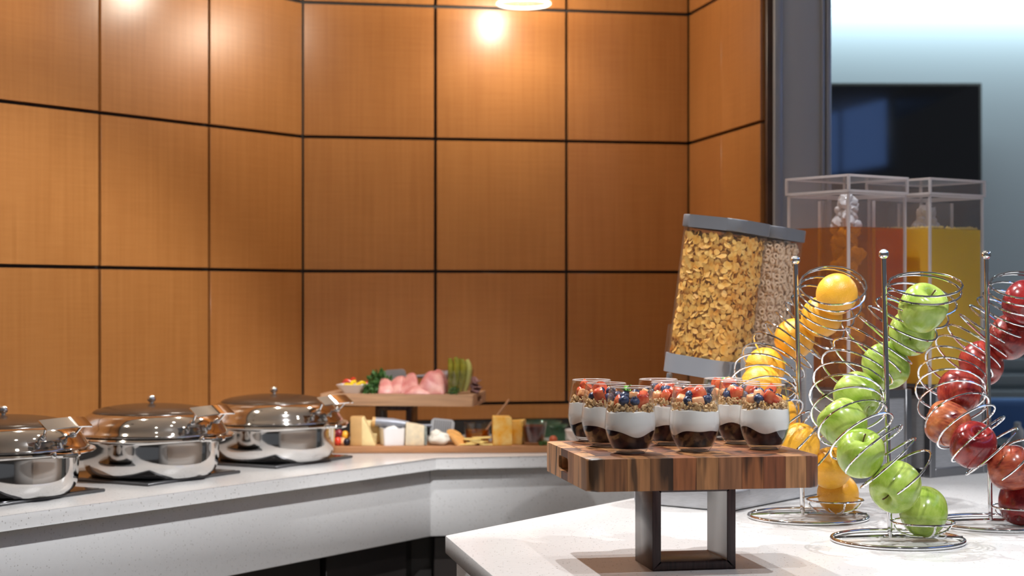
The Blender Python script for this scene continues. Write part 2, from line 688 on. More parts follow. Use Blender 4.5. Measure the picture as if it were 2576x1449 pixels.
M['acrylic_edge'] = thin('acrylic_edge', (0.9, 0.9, 0.9), 1.45, 0.15, haze=0.75, hazecol=(0.86, 0.82, 0.81))
M['barrel'] = thin('clear_plastic', (0.97, 0.96, 0.95), 1.36, 0.05, haze=0.03, hazecol=(0.8, 0.7, 0.6))
M['greyplastic'] = pbr('grey_plastic', (0.14, 0.145, 0.16), 0.32)
M['greyplastic2'] = pbr('grey_plastic_light', (0.25, 0.26, 0.285), 0.32)
M['yogurt'] = pbr('yogurt', (0.90, 0.885, 0.85), 0.35, sss=0.2, sss_r=(1, 0.9, 0.8), sss_s=0.008)
M['compote'] = pbr('berry_compote', (0.006, 0.0005, 0.002), 0.30, coat=0.0, color2=(0.016, 0.001, 0.005), vscale=90, spec=0.2)
M['granola'] = pbr('granola', (0.50, 0.285, 0.11), 0.6, color2=(0.70, 0.48, 0.24), vscale=90)
M['blueberry'] = pbr('blueberry_skin', (0.012, 0.016, 0.050), 0.30, color2=(0.075, 0.10, 0.20), vscale=170)
M['strawberry'] = pbr('strawberry_flesh', (0.58, 0.035, 0.016), 0.25, color2=(0.82, 0.20, 0.08), vscale=75, sss=0.15, sss_s=0.004)
M['melon'] = pbr('melon_flesh', (0.86, 0.36, 0.13), 0.32, color2=(0.90, 0.50, 0.28), vscale=70, sss=0.2, sss_s=0.004)
M['leaf'] = pbr('mint_leaf', (0.10, 0.36, 0.02), 0.4, color2=(0.25, 0.55, 0.06), vscale=120)
M['parsley'] = pbr('parsley_leaf', (0.018, 0.075, 0.012), 0.5, color2=(0.06, 0.16, 0.025), vscale=90)
M['green_apple'] = apple_mat('green_apple_skin', 'green')
M['red_apple'] = apple_mat('red_apple_skin', 'red')
M['orange'] = pbr('orange_peel', (0.84, 0.42, 0.035), 0.30, var=0.10, vscale=9, bump=0.35, bscale=420, sss=0.08, sss_r=(1, .5, .1), sss_s=0.006)
M['stem'] = pbr('stem_brown', (0.12, 0.06, 0.025), 0.7)
M['flake'] = pbr('corn_flake', (0.80, 0.40, 0.065), 0.5, color2=(0.88, 0.58, 0.17), vscale=70, spec=0.4)
M['oring'] = pbr('oat_ring', (0.70, 0.50, 0.33), 0.6, color2=(0.80, 0.63, 0.46), vscale=100)
M['tea'] = thin('amber_tea', (0.95, 0.56, 0.075), 1.08, 0.04, haze=0.19, hazecol=(0.78, 0.25, 0.003))
M['oj'] = pbr('orange_juice', (0.93, 0.55, 0.012), 0.18, sss=0.2, sss_r=(1, .6, .1), sss_s=0.02)
M['pulp'] = pbr('juice_pulp', (0.94, 0.72, 0.22), 0.6)
M['ice'] = pbr('crushed_ice', (0.88, 0.86, 0.84), 0.18, sss=0.3, sss_s=0.01, sss_r=(1, 1, 1))
M['white'] = pbr('white_china', (0.82, 0.80, 0.79), 0.18)
M['ham'] = pbr('ham', (0.56, 0.17, 0.16), 0.42, color2=(0.76, 0.40, 0.34), vscale=22, sss=0.1, sss_s=0.004)
M['hamrim'] = pbr('ham_edge', (0.55, 0.10, 0.09), 0.4)
M['salami'] = pbr('dark_salami', (0.14, 0.045, 0.04), 0.5, color2=(0.36, 0.20, 0.19), vscale=80)
M['pickle'] = pbr('pickle_skin', (0.14, 0.14, 0.012), 0.25, color2=(0.36, 0.33, 0.04), vscale=30)
M['pickle2'] = pbr('pickle_flesh', (0.52, 0.50, 0.14), 0.3)
M['pepperY'] = pbr('yellow_pepper', (0.88, 0.60, 0.02), 0.25)
M['pepperR'] = pbr('red_pepper', (0.66, 0.05, 0.02), 0.25)
M['parm'] = pbr('hard_cheese', (0.80, 0.62, 0.30), 0.55, var=0.08, vscale=30)
M['rind'] = pbr('cheese_rind', (0.58, 0.34, 0.13), 0.5, var=0.1, vscale=20)
M['bluecheese'] = pbr('blue_cheese', (0.80, 0.66, 0.44), 0.5, color2=(0.66, 0.56, 0.40), vscale=60)
M['bluerind'] = pbr('blue_mould_rind', (0.14, 0.17, 0.16), 0.6, color2=(0.30, 0.32, 0.28), vscale=80)
M['goat'] = pbr('white_cheese', (0.84, 0.79, 0.69), 0.6, bump=0.4, bscale=70)
M['colby'] = pbr('marbled_cheese', (0.84, 0.37, 0.022), 0.42, color2=(0.88, 0.60, 0.20), vscale=34)
M['cracker'] = pbr('cracker', (0.72, 0.36, 0.10), 0.6, var=0.15, vscale=40)
M['slice'] = pbr('pale_cracker', (0.88, 0.66, 0.24), 0.5, var=0.08, vscale=40)
M['honey'] = thin('honey', (0.80, 0.36, 0.04), 1.45, 0.04, haze=0.28, hazecol=(0.55, 0.18, 0.01))
M['jam'] = pbr('dark_jam', (0.050, 0.010, 0.010), 0.22, color2=(0.11, 0.025, 0.022), vscale=50)
M['greenglass'] = thin('green_glass', (0.50, 0.70, 0.58), 1.5, 0.05, haze=0.16, hazecol=(0.18, 0.34, 0.24))
M['stick'] = pbr('wooden_stick', (0.42, 0.23, 0.12), 0.5)
M['grape'] = pbr('red_grape', (0.22, 0.02, 0.03), 0.22)
M['egg'] = pbr('red_tomato', (0.48, 0.10, 0.04), 0.3)
M['blackberry'] = pbr('blackberry', (0.012, 0.008, 0.016), 0.3)
M['handlegrey'] = pbr('satin_handle', (0.27, 0.28, 0.32), 0.38, 0.35)
M['blade'] = pbr('turner_blade', (0.50, 0.50, 0.51), 0.35, 0.35)
M['blade_ridge'] = pbr('turner_ridge', (0.24, 0.23, 0.23), 0.4, 0.3)
M['bluecloth'] = pbr('blue_upholstery', (0.07, 0.16, 0.38), 0.8)
M['louvre'] = pbr('louvre_grey', (0.30, 0.34, 0.38), 0.5)
M['bulb'] = pbr('bulb_glow', (1, 0.95, 0.85), 0.5, emit=(1, 0.88, 0.70), es=30)
M['lamp_on'] = pbr('downlight_glow', (1, 1, 1), 0.5, emit=(1, 0.95, 0.88), es=22)
M['blue_glow'] = pbr('blue_glow_panel', (0.1, 0.15, 0.3), 0.1, emit=(0.22, 0.42, 1.0), es=1.7)  # glow of the panel added for the television's blue mirror image
M['frost'] = thin('frosted_shade', (0.97, 0.95, 0.92), 1.45, 0.1, haze=0.02, hazecol=(0.9, 0.85, 0.78))
M['shade_rim'] = thin('shade_rim', (0.95, 0.93, 0.9), 1.45, 0.2, haze=0.35, hazecol=(0.95, 0.92, 0.88))
M['shade_metal'] = pbr('dark_lamp_metal', (0.1, 0.1, 0.1), 0.4, 0.8)

# ---------------------------------------------------------------- setting: panelled walls
PU = 0.44
AB, AL = radians(10.85), radians(56.1)
CORNER = Vector((-0.695, 5.54, 0))
dB = Vector((cos(AB), sin(AB), 0))
dL = Vector((cos(AL), sin(AL), 0))
nB = Vector((sin(AB), -cos(AB), 0))
nL = Vector((sin(AL), -cos(AL), 0))
CORNER_R = CORNER + dB * (3 * 1.013 * PU)
rows = [EYE + PU * k for k in (-0.82, 0.18, 1.18, 2.18, 3.18)]
GAP = 0.0105
BOTTOM = CT + 0.05
CORN, CORN_R = 0.0065, 0.017      # clearance of the panels at the inner corners


def panel(parent, x0, x1, z0, z1, gx0=GAP, gx1=GAP, gz=GAP):
    a, b, c, d_ = x0 + gx0 / 2, x1 - gx1 / 2, z0 + gz / 2, z1 - gz / 2
    bm = B()
    box(bm, (0, 0, 0), (b - a, 0.018, d_ - c), 0.0006, seg=1)
    o = mesh('panel', bm, M['veneer'], parent, loc=((a + b) / 2, -0.009, (c + d_) / 2 - parent.location.z))
    t = R.uniform(0.94, 1.05)
    o.color = (t, t * R.uniform(0.98, 1.02), t * R.uniform(0.96, 1.03), 1)
    return o


def wall(name, loc, rot, x0, x1, z0=0.0, z1=CEIL, mat='black', thick=0.1):
    bm = B()
    box(bm, ((x0 + x1) / 2, thick / 2, (z0 + z1) / 2), (x1 - x0, thick, z1 - z0))
    o = mesh(name, bm, M[mat], loc=loc, rot=(0, 0, rot), smooth=0)
    return tag(o, kind='structure')


wl = wall('wall_left', CORNER, AL, -4.4, 0.0)
wb = wall('wall_back', CORNER, AB, 0.0, 3 * 1.013 * PU)
for r0, r1 in zip(rows, rows[1:]):
    for k in range(9):
        panel(wl, -(k + 1) * PU, -k * PU - (CORN if k == 0 else 0), r0, r1)
    for k in range(3):
        panel(wb, k * 1.013 * PU + (CORN if k == 0 else 0), (k + 1) * 1.013 * PU - (CORN_R if k == 2 else 0), r0, r1)
panel(wl, -4.4, -CORN, BOTTOM - GAP / 2, rows[0])
panel(wb, CORN, 3 * 1.013 * PU - CORN_R, BOTTOM - GAP / 2, rows[0])
RL = 0.752
wr = wall('wall_right', CORNER_R, AB - pi / 2, 0.0, RL, thick=0.02)
for r0, r1 in zip(rows, rows[1:]):
    panel(wr, CORN_R, RL / 2, r0, r1, gx1=0.0015)
    panel(wr, RL / 2, RL, r0, r1, gx0=0.0015, gx1=0)
panel(wr, CORN_R, RL, BOTTOM - GAP / 2, rows[0])
bm = B()
box(bm, (RL + 0.012, 0.03, CEIL / 2), (0.022, 0.07, CEIL), 0.003)
tag(mesh('trim_1', bm, M['darkwood'], loc=CORNER_R, rot=(0, 0, AB - pi / 2)), kind='structure')

# grey column beside the panelled wall
cl = at(1946, 743, 5.02)
cr = at(2092, 743, 5.02)
bm = B()
box(bm, ((cl.x + cr.x) / 2, 5.21, CEIL / 2), (cr.x - cl.x, 0.38, CEIL), 0.004)
wc = tag(mesh('wall_column', bm, M['column']), kind='structure')
for i, (a, b_) in enumerate(((1948, 1968), (2066, 2074), (2078, 2091))):
    pa, pb = at(a, 743, 5.015), at(b_, 743, 5.015)
    bm = B()
    box(bm, ((pa.x + pb.x) / 2, 5.016, CEIL / 2), (pb.x - pa.x, 0.012, CEIL - 0.01), 0.003)
    tag(mesh('trim_%d' % (i + 2), bm, M['column_trim']), kind='structure')

bm = B()
box(bm, (2.5, 9.05, 1.7), (8, 0.1, 3.6))
tag(mesh('wall_far', bm, M['farwall'], smooth=0), kind='structure')
bm = B()
box(bm, (1.0, 4.0, -0.03), (12, 11, 0.06))
tag(mesh('floor', bm, M['floor'], smooth=0), kind='structure')
bm = B()
box(bm, (0.2, 2.6, CEIL + 0.05), (6.5, 6.2, 0.1))
tag(mesh('ceiling', bm, M['ceiling'], smooth=0), kind='structure')

# ---------------------------------------------------------------- counters
def corner_off(d_):
    return CORNER + (nB + nL) * (d_ / (1 + nB.dot(nL)))


DEP = 0.801
LEN = 3.3
END = 1.00


def run_poly(d_, side, inner=0.004):
    K = corner_off(d_)
    C0 = corner_off(inner)
    if side == 'left':
        return [K, C0, C0 - dL * LEN, K - dL * LEN + (dL * 0.0)]
    return [K, K + dB * (END - (DEP - d_) * 0.0), C0 + dB * 1.30, C0]


K = corner_off(DEP)
C0 = corner_off(0.022)
bm = B()
prism(bm, [K, K + dB * 0.955, C0 + dB * 1.295, C0, C0 - dL * LEN, K - dL * LEN], CT - 0.033, CT, 0.003)
tag(mesh('back_worktop', bm, M['quartz']), 'white speckled quartz worktop bent round the panelled corner', 'worktop')

for side, dv in (('left', dL), ('back', dB)):
    t = thing('counter_cabinet', 'grey fronted counter base with black doors under the long left worktop' if side == 'left' else
              'shorter counter base under the worktop along the back wall', 'cabinet')
    Ka, Kb, Kc = corner_off(DEP - 0.030), corner_off(DEP - 0.055), corner_off(DEP - 0.10)
    if side == 'left':
        e = lambda q: q - dL * (LEN - 0.02)
    else:
        e = lambda q: q + dB * 0.93
    bm = B()
    pl = [Ka, e(Ka), e(Kb), Kb]
    prism(bm, pl, CT - 0.228, CT - 0.034, 0.0015, 1)
    mesh('apron', bm, M['apron'], t)
    Kd = corner_off(DEP - 0.13)
    bm = B()
    prism(bm, [Kd, e(Kd), e(corner_off(0.05)), corner_off(0.05)], 0.0, CT - 0.036)
    mesh('carcass', bm, M['black'], t, smooth=0)
    n = 8 if side == 'left' else 2
    L = (LEN - 0.02) if side == 'left' else 0.93
    sgn = -1 if side == 'left' else 1
    for k in range(n):
        a = Kc + dv * (sgn * (L * k / n + 0.02 + (0.03 if k == 0 else 0)))
        b_ = Kc + dv * (sgn * (L * (k + 1) / n - 0.004))
        nn = nL if side == 'left' else nB
        bm = B()
        prism(bm, [a, b_, b_ - nn * 0.02, a - nn * 0.02], 0.10, CT - 0.24, 0.002, 1)
        mesh('door', bm, M['cabinet'], t)

# black reveal behind the worktop
for nm, a, L, rot in (('baseboard_left', -LEN, LEN, AL), ('baseboard_back', 0, 1.28, AB)):
    bm = B()
    box(bm, (a + L / 2, -0.008, (CT + BOTTOM) / 2), (L - 0.03, 0.012, BOTTOM - CT - 0.004))
    tag(mesh(nm, bm, M['black'], loc=CORNER, rot=(0, 0, rot), smooth=0), kind='structure')

# island
I0 = Vector((-0.129, 3.258, 0))
dI = Vector((0.0975, -0.471, 0)).normalized()
ISL = [I0, I0 + dL * 1.80, Vector((2.3, 5.0, 0)), Vector((2.3, 1.7, 0)), I0 + dI * 1.6]
bm = B()
prism(bm, ISL, CT - 0.035, CT, 0.003)
tag(mesh('island_worktop', bm, M['quartz']), 'white speckled quartz island worktop in the foreground under the fruit stands', 'worktop')
t = thing('island_cabinet', 'grey speckled base under the foreground island worktop', 'cabinet')
bm = B()
ctr = sum(ISL, Vector()) / 5
inn = [p + (ctr - p).normalized() * 0.022 for p in ISL]
prism(bm, inn, 0.0, CT - 0.036, 0.002, 1)
mesh('body', bm, M['apron'], t)

# ---------------------------------------------------------------- pendants, downlights and added fill
def pendant(x, y, z, label):
    t = thing('pendant_lamp', label, 'lamp', (x, y, CEIL), group='pendant lamps along the panelled walls')
    dz = z - CEIL
    bm = B()
    lathe(bm, [(0.083, 0), (0.080, 0.004), (0.045, 0.05), (0.018, 0.085), (0.016, 0.085), (0.043, 0.049), (0.078, 0.003), (0.081, -0.001), (0.083, 0)], 40, (0, 0, dz))
    sh = mesh('shade', bm, M['frost'], t)
    bm = B()
    tube(bm, [(0.083 * cos(a), 0.083 * sin(a), dz) for a in [2 * pi * i / 40 for i in range(40)]], 0.0055, 8, True)
    mesh('rim', bm, M['shade_rim'], sh)
    bm = B()
    blob(bm, (0, 0, dz + 0.058), (0.017, 0.017, 0.010), 2)
    mesh('bulb', bm, M['bulb'], t)
    bm = B()
    lathe(bm, [(0, -0.0), (0.05, 0), (0.05, -0.02), (0.0035, -0.025), (0.0035, dz + 0.12), (0.019, dz + 0.115), (0.019, dz + 0.078), (0, dz + 0.078)], 20)
    mesh('rod', bm, M['shade_metal'], t)


pendant(*PENDANTS[0], 'pendant lamp whose glass rim shows at the top edge of the picture')
for p_ in PENDANTS[1:]:
    pendant(*p_, 'glass pendant lamp hanging before the left panelled wall')
for (x, y, e, tx, ty, sz) in SPOTS:
    t = thing('downlight_or_fill', 'round ceiling downlight above the counters, some of them added as fill', 'lamp', (x, y, CEIL), group='recessed ceiling downlights')  # the added fill beams get a fixture as well
    bm = B()
    lathe(bm, [(0.055, 0.004), (0.055, -0.006), (0.04, -0.010), (0.038, -0.002), (0.038, 0.004)], 28)
    mesh('ring', bm, M['white'], t)
    bm = B()
    lathe(bm, [(0, -0.001), (0.037, -0.001), (0.037, 0.003), (0, 0.003)], 28)
    mesh('lens', bm, M['lamp_on'], t)

# ---------------------------------------------------------------- unseen blue glowing panel, added to be mirrored in the television
wa = math.atan2(4.3 - 3.16, 3.04 - 2.77)
bm = B()
box(bm, (0, 0.0, 0), (2.7, 0.03, 0.62))
wn = mesh('added_glow_panel', bm, M['blue_glow'], loc=(2.72, 2.95, 2.72), rot=(0, 0, wa), smooth=0)
tag(wn, kind='structure')
for x in (-1.36, -0.45, 0.45, 1.36):
    bm = B()
    box(bm, (x, 0, 0), (0.04, 0.06, 0.66), 0.004)
    mesh('glow_panel_frame', bm, M['column_trim'], wn)
for z in (-0.32, 0.32):
    bm = B()
    box(bm, (0, 0, z), (2.76, 0.06, 0.04), 0.004)
    mesh('glow_panel_frame', bm, M['column_trim'], wn)

# ---------------------------------------------------------------- next room: television, louvres, chair, table
tv0, tv1 = at(1900, 208, 8.9), at(2471, 610, 8.9)
t = thing('television', 'black flat television on the far teal lit wall', 'television', ((tv0.x + tv1.x) / 2, 8.95, tv1.z))
bm = B()
box(bm, (0, -0.02, (tv0.z - tv1.z) / 2), (tv1.x - tv0.x, 0.05, tv0.z - tv1.z), 0.006)
mesh('casing', bm, M['black'], t)
bm = B()
box(bm, (0, -0.047, (tv0.z - tv1.z) / 2), (tv1.x - tv0.x - 0.03, 0.004, tv0.z - tv1.z - 0.03))
mesh('screen', bm, M['screen'], t)
t = thing('louvre_panel', 'grey horizontal louvre panel low on the far wall', 'blind', (2.55, 8.98, 0.55))
for k in range(7):
    bm = B()
    box(bm, (0, -0.02, 0.04 + k * 0.085), (1.5, 0.03, 0.06), 0.006, Matrix.Rotation(radians(18), 3, 'X'))
    mesh('slat', bm, M['louvre'], t)
t = thing('blue_chair', 'blue upholstered chair behind the dark table at far right', 'chair', (2.28, 7.3, 0))
bm = B()
box(bm, (0, 0.03, 0.76), (0.62, 0.10, 0.34), 0.035, seg=4)
mesh('backrest', bm, M['bluecloth'], t)
bm = B()
box(bm, (0, -0.22, 0.52), (0.60, 0.5, 0.12), 0.03, seg=3)
mesh('seat', bm, M['bluecloth'], t)
for sx in (-1, 1):
    for sy in (-0.42, 0.04):
        bm = B()
        lathe(bm, [(0, 0), (0.014, 0), (0.02, 0.47), (0, 0.47)], 10, (sx * 0.26, sy, 0))
        mesh('leg', bm, M['black'], t)
t = thing('dark_table', 'dark high table in the next room at far right', 'table', (2.25, 6.45, 0))
bm = B()
box(bm, (0, 0, 0.79), (0.80, 0.55, 0.035), 0.006)
mesh('tabletop', bm, M['cabinet'], t)
bm = B()
lathe(bm, [(0, 0), (0.2, 0), (0.2, 0.02), (0.03, 0.04), (0.03, 0.775), (0, 0.775)], 20)
mesh('pedestal', bm, M['black'], t)
bm = B()
lathe(bm, [(0, 0), (0.022, 0), (0.024, 0.01), (0.024, 0.06), (0.012, 0.075), (0.012, 0.09), (0, 0.092)], 18)
tag(mesh('white_bottle', bm, M['white'], loc=(1.90, 6.35, 0.8075)), 'small white bottle on the dark table in the next room', 'bottle')

# ---------------------------------------------------------------- chafing dishes on induction plates
PANA = math.atan2(0.869, 0.494)


def drop_lid(o):
    for v in o.data.vertices:
        if v.co.z > 0.1112:
            v.co.z = 0.1112 + (v.co.z - 0.1112) * 1.0


def make_dish():
    t = thing('chafing_dish', '', 'chafing dish', group='chafing dishes on the left counter')
    bm = B()
    pr = spline([(0, 0.0), (0.13, 0.0), (0.154, 0.007), (0.165, 0.024), (0.169, 0.048), (0.170, 0.094), (0.172, 0.100)], 4)
    pr = [(max(0, p.x), p.y) for p in pr] + [(0.205, 0.103), (0.209, 0.106), (0.206, 0.110), (0.198, 0.110), (0.17, 0.107), (0.160, 0.10), (0.158, 0.02), (0, 0.012)]
    lathe(bm, pr, 64)
    pan = mesh('pan', bm, M['steel'], t)
    for a in (-0.15, 0.15):
        bm = B()
        blob(bm, (0.212 * cos(a), 0.212 * sin(a), 0.108), 0.008, 2)
        mesh('rivet', bm, M['steel'], pan)
    bm = B()
    tube(bm, spline([(0.200, -0.03, 0.107), (0.228, -0.022, 0.107), (0.234, 0, 0.107), (0.228, 0.022, 0.107), (0.200, 0.03, 0.107)], 4), 0.006, 8)
    mesh('hinge', bm, M['steel'], pan)
    bm = B()
    pr = spline([(0.192, 0.1115), (0.194, 0.116), (0.186, 0.128), (0.176, 0.145), (0.163, 0.160), (0.150, 0.168), (0.146, 0.1685)], 4)
    lathe(bm, [(p.x, p.y) for p in pr] + [(0.146, 0.165), (0.16, 0.155), (0.172, 0.142), (0.188, 0.1115), (0.192, 0.1115)], 64)
    lid = mesh('lid', bm, M['steel'], t)
    bm = B()
    lathe(bm, [(0.147, 0.1645)] + [(0.147 * cos(a), 0.168 + 0.024 * sin(a)) for a in [pi / 2 * i / 8 for i in range(8)]] + [(0, 0.192)], 48)
    mesh('dome', bm, M['smoked'], lid)
    bm = B()
    lathe(bm, [(0.006, 0.190), (0.006, 0.196)] + [(0.0115 * cos(a), 0.205 + 0.0105 * sin(a)) for a in [-1.0 + 2.57 * i / 8 for i in range(8)]] + [(0, 0.2155)], 20)
    mesh('knob', bm, M['chrome'], lid)
    # strap handle on two posts, towards +x
    bm = B()
    n = 16
    top, bot = [], []
    for i in range(n + 1):
        u = -1 + 2 * i / n
        y = 0.066 * u
        x = 0.212 + 0.018 * (1 - u * u)
        z = 0.180 + 0.004 * (1 - u * u)
        top.append(((x - 0.013, y, z + 0.012), (x + 0.014, y, z - 0.009)))
    vs = []
    for (a, b_) in top:
        vs.append([bm.verts.new(a), bm.verts.new(b_), bm.verts.new((b_[0] - 0.002, b_[1], b_[2] - 0.003)), bm.verts.new((a[0] - 0.002, a[1], a[2] - 0.003))])
    for p0, p1 in zip(vs, vs[1:]):
        for k in range(4):
            bm.faces.new((p0[k], p0[(k + 1) % 4], p1[(k + 1) % 4], p1[k]))
    bm.faces.new(vs[0]); bm.faces.new(vs[-1])
    mesh('handle', bm, M['chrome'], lid)
    for sy in (-1, 1):
        bm = B()
        tube(bm, spline([(0.170, sy * 0.040, 0.146), (0.188, sy * 0.044, 0.150), (0.206, sy * 0.052, 0.172), (0.212, sy * 0.058, 0.178)], 4), 0.0035, 8)
        blob(bm, (0.186, sy * 0.043, 0.150), 0.0085, 2)
        mesh('handle_post', bm, M['chrome'], lid)
    for o_ in [lid] + [q for q in bpy.data.objects if q.parent == lid]:
        drop_lid(o_)
    for o_ in (pan, lid):
        o_.scale = (1, 1, 0.94)
    return t


def make_hob():
    t = thing('induction_plate', '', 'hob', group='induction plates in the left counter')
    bm = B()
    box(bm, (0, 0, 0.0035), (0.355, 0.355, 0.007), 0.002, seg=1)
    mesh('frame', bm, M['hob_edge'], t)
    bm = B()
    box(bm, (0, 0, 0.0065), (0.335, 0.335, 0.004), 0.001, seg=1)
    mesh('glass_top', bm, M['hob'], t)
    return t


hob = make_hob()
dish = make_dish()
dl = ['leftmost steel chafing dish, cut off by the left edge of the picture', 'middle steel chafing dish of the three on the left counter',
      'steel chafing dish nearest the meat and cheese boards']
hl = ['black induction plate under the leftmost chafing dish', 'black induction plate under the middle chafing dish', 'black induction plate under the chafing dish beside the cheese board']
fr0 = Vector((-0.881, 4.09, 0))
stp = Vector((0.253, 0.413, 0))
for i in range(3):
    c = fr0 + stp * (i - 1) + Vector((-0.0666, 0.242, 0))
    h = hob if i == 0 else copy_tree(hob)
    h.location = (c.x, c.y, CT + 0.0003)
    h.rotation_euler = (0, 0, PANA)
    h['label'] = hl[i]
    c2 = fr0 + stp * (i - 1) + Vector((-0.036, 0.207, 0))
    dd = dish if i == 0 else copy_tree(dish)
    dd.location = (c2.x, c2.y, CT + 0.0075)
    dd.rotation_euler = (0, 0, math.atan2(nL.y, nL.x) + (0.0, 0.0, 0.06)[i])
    dd['label'] = dl[i]

# ---------------------------------------------------------------- serving stand with acacia block
BW, BD, BT = 0.3916, 0.352, 0.0523
BC = Vector((0.2840, 2.9175, CT))
RB = radians(10.1)
st = thing('serving_stand', 'acacia end grain block on a dark square post, holding the parfait glasses', 'serving stand', BC, RB)


def square_post(parent, w_, d_, h_, th, off=(0, 0)):
    bm = B()
    out = [(-w_ / 2, 0), (w_ / 2, 0), (w_ / 2, h_), (-w_ / 2, h_)]
    ins = [(-w_ / 2 + th, th), (w_ / 2 - th, th), (w_ / 2 - th, h_ - th), (-w_ / 2 + th, h_ - th)]
    V = []
    for y in (-d_ / 2, d_ / 2):
        V.append(([bm.verts.new((x + off[0], y + off[1], z)) for x, z in out], [bm.verts.new((x + off[0], y + off[1], z)) for x, z in ins]))
    (o0, i0), (o1, i1) = V
    for k in range(4):
        j = (k + 1) % 4
        bm.faces.new((o0[k], o0[j], i0[j], i0[k]))
        bm.faces.new((o1[k], o1[j], i1[j], i1[k]))
        bm.faces.new((o0[k], o0[j], o1[j], o1[k]))
        bm.faces.new((i0[k], i0[j], i1[j], i1[k]))
    bmesh.ops.bevel(bm, geom=list(bm.edges), offset=0.0012, segments=2, profile=0.5, affect='EDGES')
    return mesh('post', bm, M['espresso'], parent)


square_post(st, 0.1455, 0.118, 0.147, 0.0152, (0.0105, -0.0145))


def slab_with_slots(W, D, T, rc, bev, slot):
    bm = B()
    prism(bm, rrect(W, D, rc, 5), 0, T)
    es = [e for e in bm.edges if abs(e.verts[0].co.z - e.verts[1].co.z) < 1e-6]
    bmesh.ops.bevel(bm, geom=es, offset=bev, segments=3, profile=0.5, affect='EDGES')
    a = mesh('tmp_slab', bm, None, smooth=0)
    for sx in (-1, 1):
        bm = B()
        L, H, yo = slot
        box(bm, (sx * W / 2, yo, T / 2), (0.056, L, H), min(0.009, H * 0.35), seg=3)
        b_ = mesh('tmp_cut', bm, None, smooth=0)
        md = a.modifiers.new('b', 'BOOLEAN')
        md.operation = 'DIFFERENCE'
        md.object = b_
        md.solver = 'EXACT'
    dg = bpy.context.evaluated_depsgraph_get()
    dg.update()
    me = bpy.data.meshes.new_from_object(a.evaluated_get(dg))
    for o in [q for q in bpy.data.objects if q.name.startswith('tmp_')]:
        bpy.data.objects.remove(o)
    return me


me = slab_with_slots(BW, BD, BT, 0.016, 0.0035, (0.080, 0.026, 0.018))
cb = [0, .068, .165, .263, .36, .46, .555, .655, .75, .846, .937, 1]
rb = [0, .15, .31, .45, .60, .69, .85, 1]
TONES = [(0.30, 0.15, 0.065), (0.20, 0.085, 0.038), (0.40, 0.215, 0.095), (0.145, 0.058, 0.030), (0.25, 0.105, 0.045), (0.47, 0.27, 0.125), (0.33, 0.16, 0.07), (0.105, 0.045, 0.028)]
front = [(0.27, 0.15, 0.07), (0.27, 0.13, 0.055), (0.36, 0.19, 0.082), (0.24, 0.12, 0.052), (0.26, 0.105, 0.042), (0.35, 0.185, 0.08), (0.24, 0.12, 0.06), (0.28, 0.115, 0.045), (0.20, 0.075, 0.034), (0.40, 0.225, 0.11), (0.18, 0.085, 0.048)]
g = 0.00022
for i in range(len(cb) - 1):
    for j in range(len(rb) - 1):
        bm = B()
        bm.from_mesh(me)
        x0, x1 = -BW / 2 + cb[i] * BW, -BW / 2 + cb[i + 1] * BW
        y0, y1 = -BD / 2 + rb[j] * BD, -BD / 2 + rb[j + 1] * BD
        for (co, no, edge) in (((x0 + g, 0, 0), (-1, 0, 0), i == 0), ((x1 - g, 0, 0), (1, 0, 0), i == len(cb) - 2), ((0, y0 + g, 0), (0, -1, 0), j == 0), ((0, y1 - g, 0), (0, 1, 0), j == len(rb) - 2)):
            if edge:
                continue
            r = bmesh.ops.bisect_plane(bm, geom=bm.verts[:] + bm.edges[:] + bm.faces[:], plane_co=co, plane_no=no, clear_outer=True)
            ce = [e for e in r['geom_cut'] if isinstance(e, bmesh.types.BMEdge)]
            if ce:
                bmesh.ops.holes_fill(bm, edges=ce, sides=0)
        if len(bm.faces) == 0:
            bm.free()
            continue
        cxm, cym = (x0 + x1) / 2, (y0 + y1) / 2
        bmesh.ops.translate(bm, verts=bm.verts, vec=(-cxm, -cym, -BT / 2))
        o = mesh('block', bm, M['block'], st, loc=(cxm, cym, 0.147 + BT / 2), smooth=50)
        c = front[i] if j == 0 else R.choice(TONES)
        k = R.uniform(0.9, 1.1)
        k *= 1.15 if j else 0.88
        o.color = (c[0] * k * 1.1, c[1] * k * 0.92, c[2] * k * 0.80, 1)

# ---------------------------------------------------------------- parfaits
BTOP = CT + 0.147 + BT
GPROF = spline([(0.0235, 0.0), (0.030, 0.008), (0.038, 0.024), (0.0428, 0.044), (0.0425, 0.060), (0.0400, 0.082), (0.0352, 0.110)], 6)


def grad(z, inset=0.0):
    for a, b_ in zip(GPROF, GPROF[1:]):
        if a.y <= z <= b_.y:
            return a.x + (b_.x - a.x) * (z - a.y) / max(1e-9, b_.y - a.y) - inset
    return GPROF[-1].x - inset


def glass_parts(t):
    bm = B()
    inner = [(max(0.001, p.x - 0.0011), p.y) for p in GPROF if p.y >= 0.0085]
    rim = [(0.0348, 0.1105)]
    pr = [(0, 0.0012), (0.019, 0.0008), (0.0225, 0.0)] + [(p.x, p.y) for p in GPROF[1:]] + rim + inner[::-1] + [(0.02, 0.0075), (0, 0.007)]
    lathe(bm, pr, 48)
    g_ = mesh('glass', bm, M['glass'], t)
    bm = B()
    tube(bm, [(0.0347 * cos(2 * pi * i / 48), 0.0347 * sin(2 * pi * i / 48), 0.1105) for i in range(48)], 0.0008, 6, True)
    mesh('rim', bm, M['glass_rim_glint'], g_)
    bm = B()
    tube(bm, [(0.0222 * cos(2 * pi * i / 40), 0.0222 * sin(2 * pi * i / 40), 0.0016) for i in range(40)], 0.0013, 6, True)
    mesh('foot', bm, M['glass_rim_glint'], g_)  # pale ring imitates white reflections in the thick glass base
    return g_


